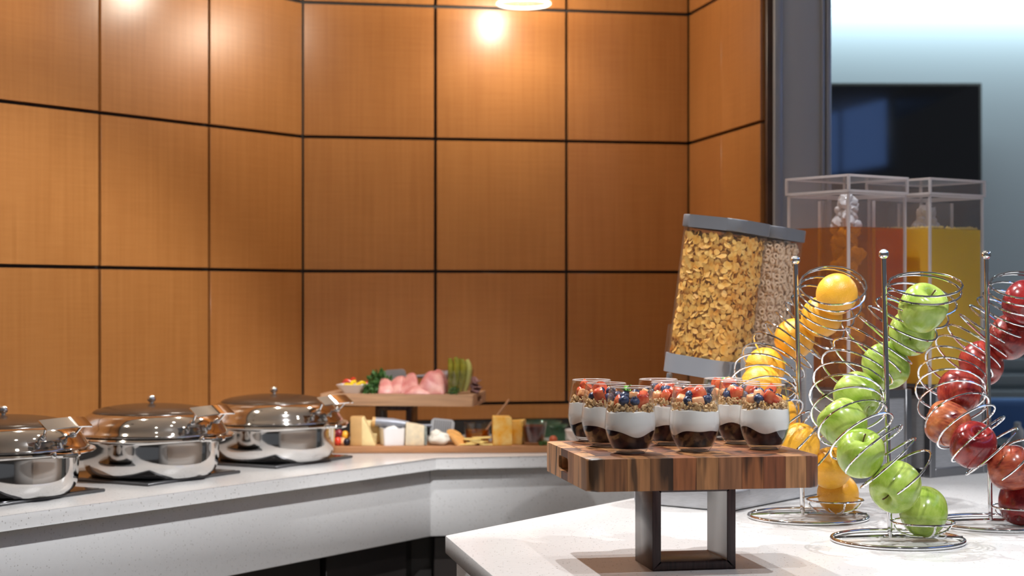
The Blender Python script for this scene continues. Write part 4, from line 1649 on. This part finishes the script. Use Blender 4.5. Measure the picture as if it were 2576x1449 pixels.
def juice(front_corner, z_top, z_lid, z_liq, z_bot, label, llabel, mat, lname, ilabel):
    Fc = Vector(front_corner)
    ux = Vector((cos(JA), sin(JA), 0))
    uy = Vector((-sin(JA), cos(JA), 0))
    ctr_ = Fc + (ux + uy) * (S / 2)
    t = thing('juice_dispenser', label, 'dispenser', (ctr_.x, ctr_.y, CT), JA, 'clear juice dispensers on metal bases')
    zt, zl, zq, zb = z_top - CT, z_lid - CT, z_liq - CT, z_bot - CT
    # base box with framed panels
    h = S / 2 + 0.006
    bm = B()
    box(bm, (0, 0, zb / 2), (2 * h - 0.012, 2 * h - 0.012, zb - 0.01))
    bs_ = mesh('base', bm, M['brushed'], t, smooth=0)
    bm = B()
    fr = 0.022
    for sx in (-1, 1):
        for sy in (-1, 1):
            box(bm, (sx * (h - fr / 2), sy * (h - fr / 2), zb / 2), (fr, fr, zb), 0.002, seg=1)
    for z in (fr / 2, zb - fr / 2):
        for s_ in (-1, 1):
            box(bm, (0, s_ * (h - fr / 2), z), (2 * h - 2 * fr, fr - 0.002, fr), 0.001, seg=1)
            box(bm, (s_ * (h - fr / 2), 0, z), (fr - 0.002, 2 * h - 2 * fr, fr), 0.001, seg=1)
    mesh('base_frame', bm, M['brushed2'], bs_)
    # tank: four walls and a floor
    th = 0.005
    bm = B()
    q = S / 2 - 0.004
    for s_ in (-1, 1):
        box(bm, (0, s_ * (q - th / 2), (zl + zb) / 2), (2 * q - 2 * th, th, zl - zb - 0.002))
        box(bm, (s_ * (q - th / 2), 0, (zl + zb) / 2), (th, 2 * q - 2 * th, zl - zb - 0.002))
    box(bm, (0, 0, zb + th / 2 + 0.001), (2 * q, 2 * q, th))
    tk = mesh('tank', bm, M['acrylic'], t, smooth=0)
    bm = B()
    for sx in (-1, 1):
        for sy in (-1, 1):
            box(bm, (sx * (q - th / 2), sy * (q - th / 2), (zl + zb) / 2), (th * 1.15, th * 1.15, zl - zb - 0.002))
    for s_ in (-1, 1):
        box(bm, (0, s_ * (q - th / 2), zl - 0.003), (2 * q - 2 * th, th + 0.0006, 0.005))
        box(bm, (s_ * (q - th / 2), 0, zl - 0.003), (th + 0.0006, 2 * q - 2 * th, 0.005))
    mesh('tank_edge', bm, M['acrylic_edge'], tk, smooth=0)
    # lid: shallow box with a step
    ql = S / 2
    bm = B()
    for s_ in (-1, 1):
        box(bm, (0, s_ * (ql - th / 2), (zt + zl) / 2), (2 * ql - 2 * th, th, zt - zl - 0.008))
        box(bm, (s_ * (ql - th / 2), 0, (zt + zl) / 2), (th, 2 * ql - 2 * th, zt - zl - 0.008))
    box(bm, (0, 0, zt - 0.002), (2 * ql - 2 * th, 2 * ql - 2 * th, 0.004))
    ld = mesh('lid', bm, M['acrylic'], t, smooth=0)
    bm = B()
    for z in (zt - 0.003, zl + 0.003):
        for s_ in (-1, 1):
            box(bm, (0, s_ * (ql - th / 2), z), (2 * ql, th + 0.001, 0.006))
            box(bm, (s_ * (ql - th / 2), 0, z), (th + 0.001, 2 * ql - 2 * th - 0.002, 0.006))
    for sx in (-1, 1):
        for sy in (-1, 1):
            box(bm, (sx * (ql - th / 2), sy * (ql - th / 2), (zt + zl) / 2), (th * 1.2, th * 1.2, zt - zl - 0.012))
    mesh('lid_edge', bm, M['acrylic_edge'], ld, smooth=0)
    # inner square ice tube
    ti = 0.050
    bm = B()
    for s_ in (-1, 1):
        box(bm, (0, s_ * (ti - 0.002), (zl + zb) / 2), (2 * ti - 0.008, 0.004, zl - zb - 0.03))
        box(bm, (s_ * (ti - 0.002), 0, (zl + zb) / 2), (0.004, 2 * ti - 0.008, zl - zb - 0.03))
    itb = mesh('ice_tube', bm, M['acrylic'], t, smooth=0)
    bm = B()
    for sx in (-1, 1):
        for sy in (-1, 1):
            box(bm, (sx * (ti - 0.002), sy * (ti - 0.002), (zl + zb) / 2), (0.0055, 0.0055, zl - zb - 0.03))
    mesh('tube_edge', bm, M['acrylic_edge'], itb, smooth=0)
    # spigot on the left face
    bm = B()
    sp = Vector((-S / 2 - 0.002, 0.05, zb + 0.045))
    tube(bm, [sp, sp + Vector((-0.012, 0, 0)), sp + Vector((-0.05, 0, 0))], lambda i: (0.017, 0.017, 0.010)[i], 16)
    tube(bm, [sp + Vector((-0.045, 0, 0.012)), sp + Vector((-0.045, 0, -0.035))], 0.011, 12)
    mesh('spigot', bm, M['brushed2'], t)
    # contents
    Mj = Matrix.Translation((ctr_.x, ctr_.y, CT)) @ Matrix.Rotation(JA, 4, 'Z')
    bm = B()
    ql2 = q - th - 0.0008
    box(bm, (0, 0, (zq + zb + th) / 2), (2 * ql2, 2 * ql2, zq - zb - th - 0.004))
    o = mesh(lname, bm, mat, smooth=0)
    o.matrix_world = Mj
    tag(o, llabel, 'juice')
    rq = random.Random(3 if lname == 'amber_juice' else 9)
    bm = B()
    zi0, zi1 = (zb + 0.05, zq + 0.075) if lname == 'amber_juice' else (zq - 0.05, zq + 0.055)
    for k in range(260 if lname == 'amber_juice' else 70):
        z = rq.uniform(zi0, zi1)
        lim = ti - 0.024
        fall = 1.0 if z < zq - 0.02 else max(0.35, 1 - 0.7 * (z - zq + 0.02) / (zi1 - zq + 0.021))
        s_ = rq.uniform(0.012, 0.019)
        blob(bm, (rq.uniform(-lim, lim) * fall, rq.uniform(-lim, lim) * fall, z), (s_, s_, s_ * 0.8), 2, Euler((rq.uniform(0, 6), rq.uniform(0, 6), 0)).to_matrix(), 0.35, k)
    o = mesh('crushed_ice', bm, M['ice'], smooth=30)
    o.matrix_world = Mj
    tag(o, ilabel, 'ice', kind='stuff')
    if lname == 'orange_juice':
        bm = B()
        for k in range(420):
            s_ = rq.choice((-1, 1))
            along = rq.uniform(-ql2 + 0.004, ql2 - 0.004)
            off = s_ * (ql2 - 0.003 - abs(rq.gauss(0, 0.012)))
            x, y = (along, off) if rq.random() < 0.5 else (off, along)
            hgt = 0.002 + abs(rq.gauss(0, 0.0025))
            blob(bm, (max(-ql2 + .004, min(ql2 - .004, x)), max(-ql2 + .004, min(ql2 - .004, y)), zq + 0.0005), (0.0028, 0.0028, hgt), 1, None, 0.3, k)
        o = mesh('juice_pulp', bm, M['pulp'])
        o.matrix_world = Mj
        tag(o, 'pale foamy pulp floating on the orange juice', 'pulp', kind='stuff')
    return t


ja = at(2135, 743, 4.15)
zj = lambda py, Y: EYE - (py - 743) / F * Y
juice(ja, zj(437, 4.15), zj(482, 4.15), zj(567, 4.15), zj(985, 4.15), 'clear square drink dispenser holding amber juice, nearer of the two', 'amber juice filling the nearer square dispenser', M['tea'], 'amber_juice', 'crushed ice in the inner tube of the amber dispenser')
jo = at(2340, 743, 4.29)
juice(jo, zj(446, 4.29), zj(489, 4.29), zj(572, 4.29), zj(975, 4.29), 'clear square drink dispenser holding orange juice, behind the amber one', 'opaque yellow orange juice in the rear square dispenser', M['oj'], 'orange_juice', 'crushed ice in the inner tube of the orange juice dispenser')

# ---------------------------------------------------------------- meat board on its stand (back counter)
mA = radians(-8)
mY = 5.05
fr_r = at(1190, 994, mY)
MH = fr_r.z - CT
mdx = Vector((cos(mA), sin(mA), 0))
mdy = Vector((-sin(mA), cos(mA), 0))
MW, MDp, MTk = 0.47, 0.25, 0.0345
mc = Vector((fr_r.x, fr_r.y, 0)) - mdx * (MW / 2) + mdy * (MDp / 2)
t = thing('meat_stand', 'pale wooden board raised on a dark square post, holding ham and pickles', 'serving stand', (mc.x, mc.y, CT), mA)
me = slab_with_slots(MW, MDp, MTk, 0.006, 0.002, (0.085, 0.016, 0.0))
bm = B()
bm.from_mesh(me)
mesh('board', bm, M['ash'], t, loc=(0, 0, MH - MTk), smooth=30)
square_post(t, 0.112, 0.10, MH - MTk, 0.017, (-0.018, -0.03))
MTOP = CT + MH


def mpos(px, dback, h=0.0):
    """point on the meat board seen at that column, dback metres behind its front edge"""
    p0 = Vector((fr_r.x, fr_r.y, 0)) + mdy * dback
    k = (px - 1288) / F
    # p0 - mdx*s with x = k*y
    s = (p0.x - k * p0.y) / (mdx.x - k * mdx.y)
    q = p0 - mdx * s
    return Vector((q.x, q.y, MTOP + h))


# pepper dish
t = thing('pepper_dish', 'small white square dish of peppers at the left of the meat board', 'dish', mpos(889, 0.07, 0.0003), mA)
bm = B()
lo, hi = rrect(0.056, 0.056, 0.012, 4), rrect(0.094, 0.094, 0.016, 4)
l1, h1 = rrect(0.050, 0.050, 0.010, 4), rrect(0.087, 0.087, 0.014, 4)
rg = [[bm.verts.new((x, y, z)) for x, y in P_] for P_, z in ((lo, 0), (hi, 0.026), (h1, 0.026), (l1, 0.005))]
for a, b_ in zip(rg, rg[1:]):
    for i in range(len(a)):
        j = (i + 1) % len(a)
        bm.faces.new((a[i], a[j], b_[j], b_[i]))
bm.faces.new(rg[0]); bm.faces.new(rg[-1])
mesh('bowl', bm, M['white'], t)
dc = mpos(889, 0.07, 0.0)
rr = random.Random(11)
for k in range(9):
    bm = B()
    tube(bm, spline([(-0.014, 0, 0), (0, 0.004, 0.005), (0.014, 0, 0)], 4), lambda i: 0.0055 * (0.6 + 0.4 * sin(pi * i / 8)), 8)
    a = rr.uniform(0, 6.3)
    r = 0.026 * sqrt(rr.random())
    yel = k < 6
    tag(mesh('pepper_strip', bm, M['pepperY'] if yel else M['pepperR'], loc=dc + Vector((r * cos(a), r * sin(a) - (0.006 if yel else -0.012), 0.019 + k * 0.0022)), rot=(rr.uniform(-.4, .4), rr.uniform(-.5, .5), rr.uniform(0, 6))),
        'yellow pepper strip heaped in the white square dish' if yel else 'red pepper strip heaped in the white square dish', 'pepper', 'yellow pepper strips' if yel else 'red pepper strips')
bm = B()
blob(bm, (0, 0, 0.022), (0.02, 0.014, 0.012), 2, None, 0.3, 4)
blob(bm, (-0.012, 0.004, 0.012), (0.016, 0.014, 0.012), 2, None, 0.3, 8)
tag(mesh('red_pepper', bm, M['pepperR'], loc=mpos(930, 0.13, 0.0)), 'red pepper chunk between the white dish and the parsley', 'pepper')


def parsley(name, loc, s, label, n=70, seed=1, flat=1.0):
    rr_ = random.Random(seed)
    t_ = thing(name, label, 'herb', loc)
    bm = B()
    for k in range(2 * n):
        d_ = Vector((rr_.gauss(0, 1), rr_.gauss(0, 1), abs(rr_.gauss(0, 1)) * flat)).normalized()
        c = d_ * s * rr_.uniform(0.45, 1.0)
        c.z = max(0.004, c.z)
        leaf_bm(bm, c, rnd3(), s * 0.30, s * 0.20, 0.5)
    o_ = mesh('leaves', bm, M['parsley'], t_)
    o_['kind'] = 'stuff'
    bm = B()
    for k in range(5):
        a = k * 1.26
        tube(bm, [(0, 0, 0.001), (0.3 * s * cos(a), 0.3 * s * sin(a), 0.4 * s), (0.6 * s * cos(a), 0.6 * s * sin(a), 0.75 * s)], 0.0012, 5)
    mesh('stalk', bm, M['parsley'], t_)
    return t_


parsley('parsley_sprig', mpos(935, 0.05), 0.036, 'parsley sprig beside the white pepper dish', 70, 1)
parsley('parsley_sprig', mpos(957, 0.11), 0.062, 'tall curly parsley behind the ham on the meat board', 90, 2, 1.6)
parsley('parsley_sprig', mpos(1141, 0.03), 0.022, 'small parsley tuft in front of the pickle glass', 40, 3)


def ham(px, dback, w_, d_, h_, rot, seed, label):
    """folded slice: an arched, rippled sheet"""
    bm = B()
    nu, nv = 14, 8
    V = {}
    for s_ in (0, 1):
        for i in range(nu + 1):
            for j in range(nv + 1):
                u, v = i / nu, j / nv
                a = pi * u
                spread = 1 + 0.35 * v * 0
                x = -w_ / 2 * cos(a) * (0.75 + 0.25 * (1 - v)) + 0.06 * w_ * sin(9 * u + seed)
                z = h_ * (sin(a) ** 0.7) * (0.04 + 0.96 * min(1.0, 1.8 * v) ** 0.55) * (1 + 0.10 * sin(7 * u + 3 * v + seed))
                y = -d_ / 2 + d_ * v + 0.05 * d_ * sin(5 * u + seed * 2)
                z = max(0.0006, z - s_ * 0.0026)
                if s_ and sin(a) < 0.2:
                    x *= 0.95
                V[s_, i, j] = bm.verts.new((x, y, z + (0.0 if s_ else 0.0008)))
    for s_ in (0, 1):
        for i in range(nu):
            for j in range(nv):
                bm.faces.new((V[s_, i, j], V[s_, i + 1, j], V[s_, i + 1, j + 1], V[s_, i, j + 1]))
    for i in range(nu):
        for j in (0, nv):
            bm.faces.new((V[0, i, j], V[0, i + 1, j], V[1, i + 1, j], V[1, i, j]))
    for j in range(nv):
        for i in (0, nu):
            bm.faces.new((V[0, i, j], V[0, i, j + 1], V[1, i, j + 1], V[1, i, j]))
    tag(mesh('ham_slice', bm, M['ham'], loc=mpos(px, dback, 0.0003), rot=(0, 0, mA + rot), smooth=70), label, 'ham', 'folded ham slices on the raised board')


ham(968, 0.065, 0.055, 0.07, 0.040, 0.3, 1, 'leftmost folded ham slice, next to the parsley')
ham(1000, 0.075, 0.060, 0.08, 0.046, -0.2, 2.2, 'second folded ham slice from the left')
ham(1036, 0.085, 0.062, 0.09, 0.056, 0.15, 3.1, 'folded ham slice in the middle of the pile')
ham(1052, 0.030, 0.070, 0.045, 0.026, 0.05, 4.7, 'low flat ham slice at the front board edge')
ham(1088, 0.060, 0.082, 0.085, 0.074, -0.1, 5.3, 'tallest draped ham slice, against the pickle glass')


def turner(name, label, cat, loc, rot, ridge=True):
    t_ = thing(name, label, cat, loc)
    t_.rotation_euler = rot
    bm = B()
    tube(bm, [(0, 0, 0), (0.05, 0, 0.001), (0.10, 0, 0)], lambda i: (0.0138, 0.0146, 0.0108)[i], 14)
    h_ = mesh('handle', bm, M['handlegrey'], t_)
    bm = B()
    lathe(bm, [(0, 0), (0.0142, 0), (0.0142, 0.009), (0, 0.009)], 14)
    bmesh.ops.transform(bm, matrix=Matrix.Translation((-0.0085, 0, 0)) @ Matrix.Rotation(pi / 2, 4, 'Y'), verts=bm.verts)
    mesh('end_cap', bm, M['rind'], h_)
    bm = B()
    tube(bm, [(0.10, 0, 0), (0.14, 0, 0.002), (0.168, 0, 0.004)], lambda i: (0.007, 0.004, 0.005)[i], 10)
    mesh('neck', bm, M['handlegrey'], t_)
    bm = B()
    prism(bm, [(x + 0.200, y) for x, y in rrect(0.070, 0.055, 0.012, 4)], -0.0015, 0.0015)
    bmesh.ops.transform(bm, matrix=Matrix.Rotation(radians(82), 4, 'X'), verts=bm.verts)
    bl = mesh('blade', bm, M['blade'], t_)
    for k in range(8):
        bm = B()
        box(bm, (0.177 + k * 0.0066, -0.003, 0), (0.0032, 0.003, 0.046), 0.001, Matrix.Rotation(radians(-8), 3, 'X'), seg=1)
        mesh('ridge', bm, M['blade_ridge'], bl)
    return t_


p = mpos(1150, 0.155, 0.054)
turner('serving_turner', 'ridged grey serving turner lying behind the ham', 'utensil', p, (0, radians(4), mA + pi - 0.1))

# pickle glass
pg = mpos(1153, 0.075, 0.0003)
t = thing('pickle_glass', 'clear glass of pickle spears at the right of the meat board', 'glass', pg)
bm = B()
lathe(bm, [(0, 0), (0.036, 0), (0.040, 0.004), (0.047, 0.072), (0.0455, 0.072), (0.0385, 0.008), (0, 0.006)], 36)
mesh('tumbler', bm, M['glass'], t)
for k, (dx, dy, ang, h_, c_) in enumerate(((-0.028, 0.0, -0.03, 0.100, 0), (-0.012, -0.014, 0.06, 0.104, 0), (0.006, -0.018, 0.16, 0.098, 0), (0.022, -0.008, 0.20, 0.096, 1), (0.0, 0.016, 0.02, 0.098, 0))):
    t2 = thing('pickle_spear', ('pale cut pickle spear at the right of the pickle glass' if c_ else ('leftmost olive green pickle spear in the pickle glass', 'front olive pickle spear, second from the left in the glass', 'olive pickle spear leaning right in the middle of the glass', '', 'olive pickle spear at the back of the pickle glass')[k]), 'pickle', pg + Vector((dx * 0.90, dy, 0.0075)), 0, 'pickle spears in the glass')
    bm = B()
    q = spline([(0, 0, 0), (sin(ang) * h_ * 0.30 + 0.004, 0, h_ * 0.4), (sin(ang) * h_ * 0.45 + 0.004, 0, h_ * 0.75), (sin(ang) * h_ * 0.35, 0, h_)], 5)
    N_ = len(q)
    tube(bm, q, lambda i: 0.0030 + 0.0072 * sin(pi * (0.12 + 0.80 * i / (N_ - 1))) ** 0.7, 10)
    mesh('skin', bm, M['pickle2'] if c_ else M['pickle'], t2)
for k in range(7):
    bm = B()
    lathe(bm, [(0, 0), (0.013, 0), (0.0135, 0.0018), (0.0125, 0.0032), (0, 0.0036)], 16)
    tag(mesh('salami_slice', bm, M['salami'], loc=mpos(1196 + 4.5 * (k % 3) - 3, 0.085 + 0.012 * (k // 3), 0.004 + 0.0075 * k * 0.8), rot=(rr.uniform(0.1, 0.7), rr.uniform(-0.7, 0.2), rr.uniform(0, 6))), ('lowest salami slice of the dark pile right of the pickles', 'second dark salami slice from the bottom of the pile', 'third dark salami slice from the bottom of the pile', 'middle dark salami slice of the pile', 'third dark salami slice from the top of the pile', 'second dark salami slice from the top of the pile', 'topmost salami slice of the dark pile right of the pickles')[k], 'salami', 'salami slices at the board end')

# ---------------------------------------------------------------- cheese board
CY = 4.944
cbl, cbr = on(836, 1141), on(1385, 1139.5)
cA = math.atan2(cbr.y - cbl.y, cbr.x - cbl.x)
CTH = 0.0205
cdx = Vector((cos(cA), sin(cA), 0))
cdy = Vector((-sin(cA), cos(cA), 0))
CW, CD = 0.72, 0.165
cc = cbl + cdx * (CW / 2) + cdy * (CD / 2)
bm = B()
prism(bm, rrect(CW, CD, 0.012, 4), 0.0, CTH, 0.003)
tag(mesh('cheese_board', bm, M['ash2'], loc=(cc.x, cc.y, CT + 0.0003), rot=(0, 0, cA)), 'long flat wooden board under the cheeses on the back counter', 'board')


def cpos(px, dback, h=0.0):
    p0 = cbl + cdy * dback
    k = (px - 1288) / F
    s = (k * p0.y - p0.x) / (cdx.x - k * cdx.y)
    q = p0 + cdx * s
    return Vector((q.x, q.y, CT + CTH + 0.0006 + h))


def wedge(name, poly_xz, depth, mats, loc, rot, rind_side=None):
    """prism of an outline in x-z, extruded in y; side faces whose outline edge index is in rind_side get the second material"""
    bm = B()
    n = len(poly_xz)
    a = [bm.verts.new((x, -depth / 2, z)) for x, z in poly_xz]
    b_ = [bm.verts.new((x, depth / 2, z)) for x, z in poly_xz]
    bm.faces.new(a); bm.faces.new(b_)
    rind = []
    for i in range(n):
        f = bm.faces.new((a[i], a[(i + 1) % n], b_[(i + 1) % n], b_[i]))
        if rind_side and i in rind_side:
            f.material_index = 1
            rind.append(f)
    bmesh.ops.bevel(bm, geom=list(bm.edges), offset=0.002, segments=2, profile=0.5, affect='EDGES')
    return mesh(name, bm, mats, loc=loc, rot=rot, smooth=40)


pxm = 1 / 855.0
t = thing('cheese_wedge', 'tall pale hard cheese wedge with tan rind at the left of the cheese board', 'cheese', cpos(912, 0.045), radians(0))
o = wedge('paste', [(0.0, 0), (0.040, 0), (0.024, 0.040), (0.004, 0.083), (0.0, 0.084)], 0.062, M['parm'], (0, 0, 0), (0, 0, 0))
o.parent = t
bm = B()
prism(bm, [(-0.034, -0.026), (0.0005, -0.031), (0.0005, 0.031), (-0.034, 0.02)], 0.0, 0.0845, 0.002)
o = mesh('rind', bm, M['rind'], t)
wedge('cheese_wedge', [(-0.02, 0), (0.03, 0), (0.018, 0.052), (0.006, 0.066), (-0.02, 0.068)], 0.05, M['parm'], cpos(934, 0.115), (0, 0, 0.2))
tag(bpy.data.objects['cheese_wedge.001'], 'hard cheese wedge half hidden behind the tall tan rinded wedge', 'cheese')

t = thing('square_ramekin', 'white square china ramekin under the grey utensil handle', 'ramekin', cpos(987, 0.055), radians(16))
bm = B()
rg = [[bm.verts.new((x, y, z)) for x, y in P_] for P_, z in ((rrect(0.062, 0.062, 0.006, 3), 0), (rrect(0.068, 0.068, 0.007, 3), 0.050), (rrect(0.062, 0.062, 0.005, 3), 0.050), (rrect(0.057, 0.057, 0.004, 3), 0.006))]
for a, b_ in zip(rg, rg[1:]):
    for i in range(len(a)):
        j = (i + 1) % len(a)
        bm.faces.new((a[i], a[j], b_[j], b_[i]))
bm.faces.new(rg[0]); bm.faces.new(rg[-1])
mesh('dish', bm, M['white'], t)
bm = B()
blob(bm, (0, 0, 0.034), (0.027, 0.027, 0.021), 3, None, 0.12, 3)
tag(mesh('cream_dip', bm, M['yogurt'], loc=cpos(987, 0.055)), 'white creamy dip in the square ramekin', 'dip')

turner('serving_turner', 'grey handled ridged turner resting across the ramekin and blue cheese', 'utensil', cpos(944, 0.075, 0.066), (0, radians(5.5), cA))

t = thing('blue_cheese', 'blue veined cheese wedge with mouldy rind beside the ramekin', 'cheese', cpos(1046, 0.045), radians(4))
o = wedge('paste', [(-0.032, 0), (0.024, 0), (0.025, 0.056), (0.0, 0.062), (-0.029, 0.066)], 0.058, M['bluecheese'], (0, 0, 0), (0, 0, 0))
o.parent = t
bm = B()
box(bm, (0.0285, 0, 0.028), (0.008, 0.056, 0.056), 0.003)
mesh('rind', bm, M['bluerind'], t)
bm = B()
blob(bm, (0, 0, 0.019), (0.0315, 0.026, 0.019), 3, None, 0.30, 7, 1.6)
blob(bm, (-0.010, 0.0, 0.028), (0.018, 0.020, 0.019), 3, None, 0.25, 9, 2)
tag(mesh('white_cheese', bm, M['goat'], loc=cpos(1106, 0.035), smooth=70), 'crumbly white cheese lump right of the blue cheese', 'cheese')

rr = random.Random(4)
for k in range(5):
    bm = B()
    lathe(bm, [(0, 0), (0.024, 0), (0.026, 0.0025), (0.024, 0.005), (0, 0.0055)], 22)
    tag(mesh('cracker', bm, M['cracker'], loc=cpos(1143 + 4 * k, 0.050 - 0.002 * k, 0.0045 + 0.0058 * (4 - k)), rot=(radians(20), radians(26 - 3 * k), 0)), ('topmost brown cracker of the leaning pile by the white cheese', 'second brown cracker from the top of the leaning pile', 'middle brown cracker of the leaning pile', 'second brown cracker from the bottom of the leaning pile', 'lowest brown cracker of the leaning pile, nearest the pale stack')[k], 'cracker', 'brown crackers')
for k in range(6):
    bm = B()
    prism(bm, rrect(0.056, 0.040, 0.012, 4), 0, 0.0042, 0.001, 1)
    tag(mesh('pale_cracker', bm, M['slice'], loc=cpos((1176, 1196, 1204, 1190, 1212, 1228)[k], 0.034 - 0.004 * (k == 5), 0.0005 + (0, 0.0048, 0.0096, 0.0146, 0.0192, 0)[k]), rot=(radians(rr.uniform(-2, 2)), radians(rr.uniform(-3, 3)), rr.uniform(-0.4, 0.4))), ('bottom pale cracker of the stack before the honey', 'second pale cracker from the bottom of the stack', 'third pale cracker up in the stack', 'fourth pale cracker up, second from the top of the stack', 'topmost pale cracker of the stack before the honey', 'pale cracker lying flat on the board beside the marbled cheese')[k], 'cracker', 'pale crackers')


def glass_jar(name, label, cat, loc, r0, r1, h_, fill, mat, fname, flabel, fcat):
    t_ = thing(name, label, cat, loc)
    bm = B()
    lathe(bm, [(0, 0), (r0, 0), (r0 + 0.001, 0.003), (r1, h_), (r1 - 0.0018, h_), (r0 - 0.0015, 0.008), (0, 0.007)], 32)
    mesh('tumbler', bm, M['glass'], t_)
    bm = B()
    rf = r0 - 0.0025 + (r1 - r0) * fill
    lathe(bm, [(0, 0.0085), (r0 - 0.003, 0.0085), (rf, h_ * fill), (rf * 0.7, h_ * fill + (0.004 if fcat == 'jam' else 0)), (0, h_ * fill + (0.002 if fcat == 'jam' else 0))], 32)
    tag(mesh(fname, bm, mat, loc=loc), flabel, fcat)
    return t_


hp = cpos(1201, 0.095)
glass_jar('honey_glass', 'low clear glass of honey behind the pale crackers', 'glass', hp, 0.036, 0.041, 0.062, 0.66, M['honey'], 'honey', 'amber honey in the low glass behind the crackers', 'honey')
bm = B()
q0, q1 = hp + Vector((0.012, 0, 0.02)), at(1281, 1005, hp.y + 0.02)
tube(bm, [q0, q0.lerp(q1, 0.5), q1], lambda i: 0.0034, 8)
tag(mesh('honey_stick', bm, M['stick']), 'thin wooden stick leaning out of the honey glass', 'utensil')
t = wedge('marbled_cheese', [(-0.0285, 0), (0.0285, 0), (0.0285, 0.080), (0.022, 0.085), (-0.0285, 0.086)], 0.05, M['colby'], cpos(1263, 0.035), (0, 0, radians(4)))
tag(t, 'tall orange and yellow marbled cheese block beside the pale crackers', 'cheese')
t = wedge('marbled_cheese', [(-0.022, 0), (0.016, 0), (0.020, 0.05), (0.020, 0.073), (-0.022, 0.070)], 0.045, M['colby'], cpos(1303, 0.070), (0, 0, radians(-12)))
tag(t, 'smaller marbled cheese block between the tall block and the jam', 'cheese')
jp = cpos(1343, 0.045)
glass_jar('jam_glass', 'clear glass of dark jam at the right of the cheese board', 'glass', jp, 0.030, 0.039, 0.068, 0.80, M['jam'], 'dark_jam', 'dark red brown jam in the right glass', 'jam')
parsley('parsley_sprig', cpos(1367, 0.015), 0.017, 'parsley tuft in front of the jam glass', 45, 6)

# fruit at the left end of the cheese board
for k, (px, db, h_, s_, m_, nm, lb, ct) in enumerate((
        (853, 0.050, 0.034, 0.0115, 'grape', 'red_grape', 'dark red grape on the fruit heap beside the dish', 'grape'),
        (850, 0.030, 0.012, 0.0125, 'pepperR', 'strawberry', 'red strawberry low on the fruit heap by the dish', 'strawberry'),
        (863, 0.032, 0.011, 0.0115, 'melon', 'melon_ball', 'orange melon ball between strawberry and blackberry', 'melon'),
        (869, 0.055, 0.028, 0.0125, 'orange', 'kumquat', 'orange kumquat above the blackberry by the cheese', 'kumquat'),
        (872, 0.026, 0.0105, 0.0105, 'blackberry', 'blackberry', 'black berry at the foot of the tan rinded cheese', 'berry'),
        (843, 0.055, 0.030, 0.012, 'grape', 'red_grape', 'red grape furthest behind the chafing dish rim', 'grape'))):
    bm = B()
    blob(bm, (0, 0, 0), (s_, s_, s_ * 1.06), 3, None, 0.10 if nm in ('blackberry', 'strawberry') else 0.03, k, 5)
    tag(mesh(nm, bm, M[m_], loc=cpos(px, db, h_), smooth=80), lb, ct)

# things behind the cheese board, right end
gp = on(1368, 1120)
t = thing('green_glass_bowl', 'green glass bowl behind the jam glass', 'bowl', on(1362, 1098, 0.0003))
bm = B()
lathe(bm, [(0, 0), (0.035, 0), (0.040, 0.006), (0.062, 0.042), (0.070, 0.050), (0.068, 0.051), (0.059, 0.043), (0.037, 0.010), (0, 0.006)], 32)
mesh('bowl', bm, M['greenglass'], t)
t = thing('green_bottle', 'short green glass jar with pale rim right of the jam glass', 'jar', on(1404, 1110, 0.0003))
bm = B()
lathe(bm, [(0, 0), (0.022, 0), (0.024, 0.004), (0.024, 0.044), (0.030, 0.050), (0.034, 0.052), (0.033, 0.054), (0.022, 0.046), (0.022, 0.006), (0, 0.005)], 28)
mesh('jar', bm, M['greenglass'], t)
bm = B()
lathe(bm, [(0, 0), (0.032, 0), (0.040, 0.006), (0.047, 0.012), (0.045, 0.013), (0.037, 0.009), (0, 0.005)], 32)
sv = on(1405, 1124, 0.0003)
tag(mesh('white_saucer', bm, M['white'], loc=sv), 'small white saucer at the right end of the cheese board', 'saucer')
bm = B()
blob(bm, (0, 0, 0), (0.013, 0.013, 0.0145), 3, None, 0.03, 2)
tag(mesh('cherry_tomato', bm, M['egg'], loc=sv + Vector((-0.016, 0, 0.0205))), 'red cherry tomato lying on the white saucer', 'tomato')
bm = B()
lathe(bm, [(0, 0), (0.026, 0), (0.03, 0.004), (0.050, 0.028), (0.058, 0.05), (0.056, 0.0515), (0.047, 0.03), (0.028, 0.008), (0, 0.006)], 36)
tag(mesh('white_bowl', bm, M['white'], loc=on(1468, 1122, 0.0003)), 'white china bowl behind the leftmost parfait glasses', 'bowl')

for o in [q for q in (blue_p, straw_p, melon_p) if q.name not in used]:
    bpy.data.objects.remove(o)
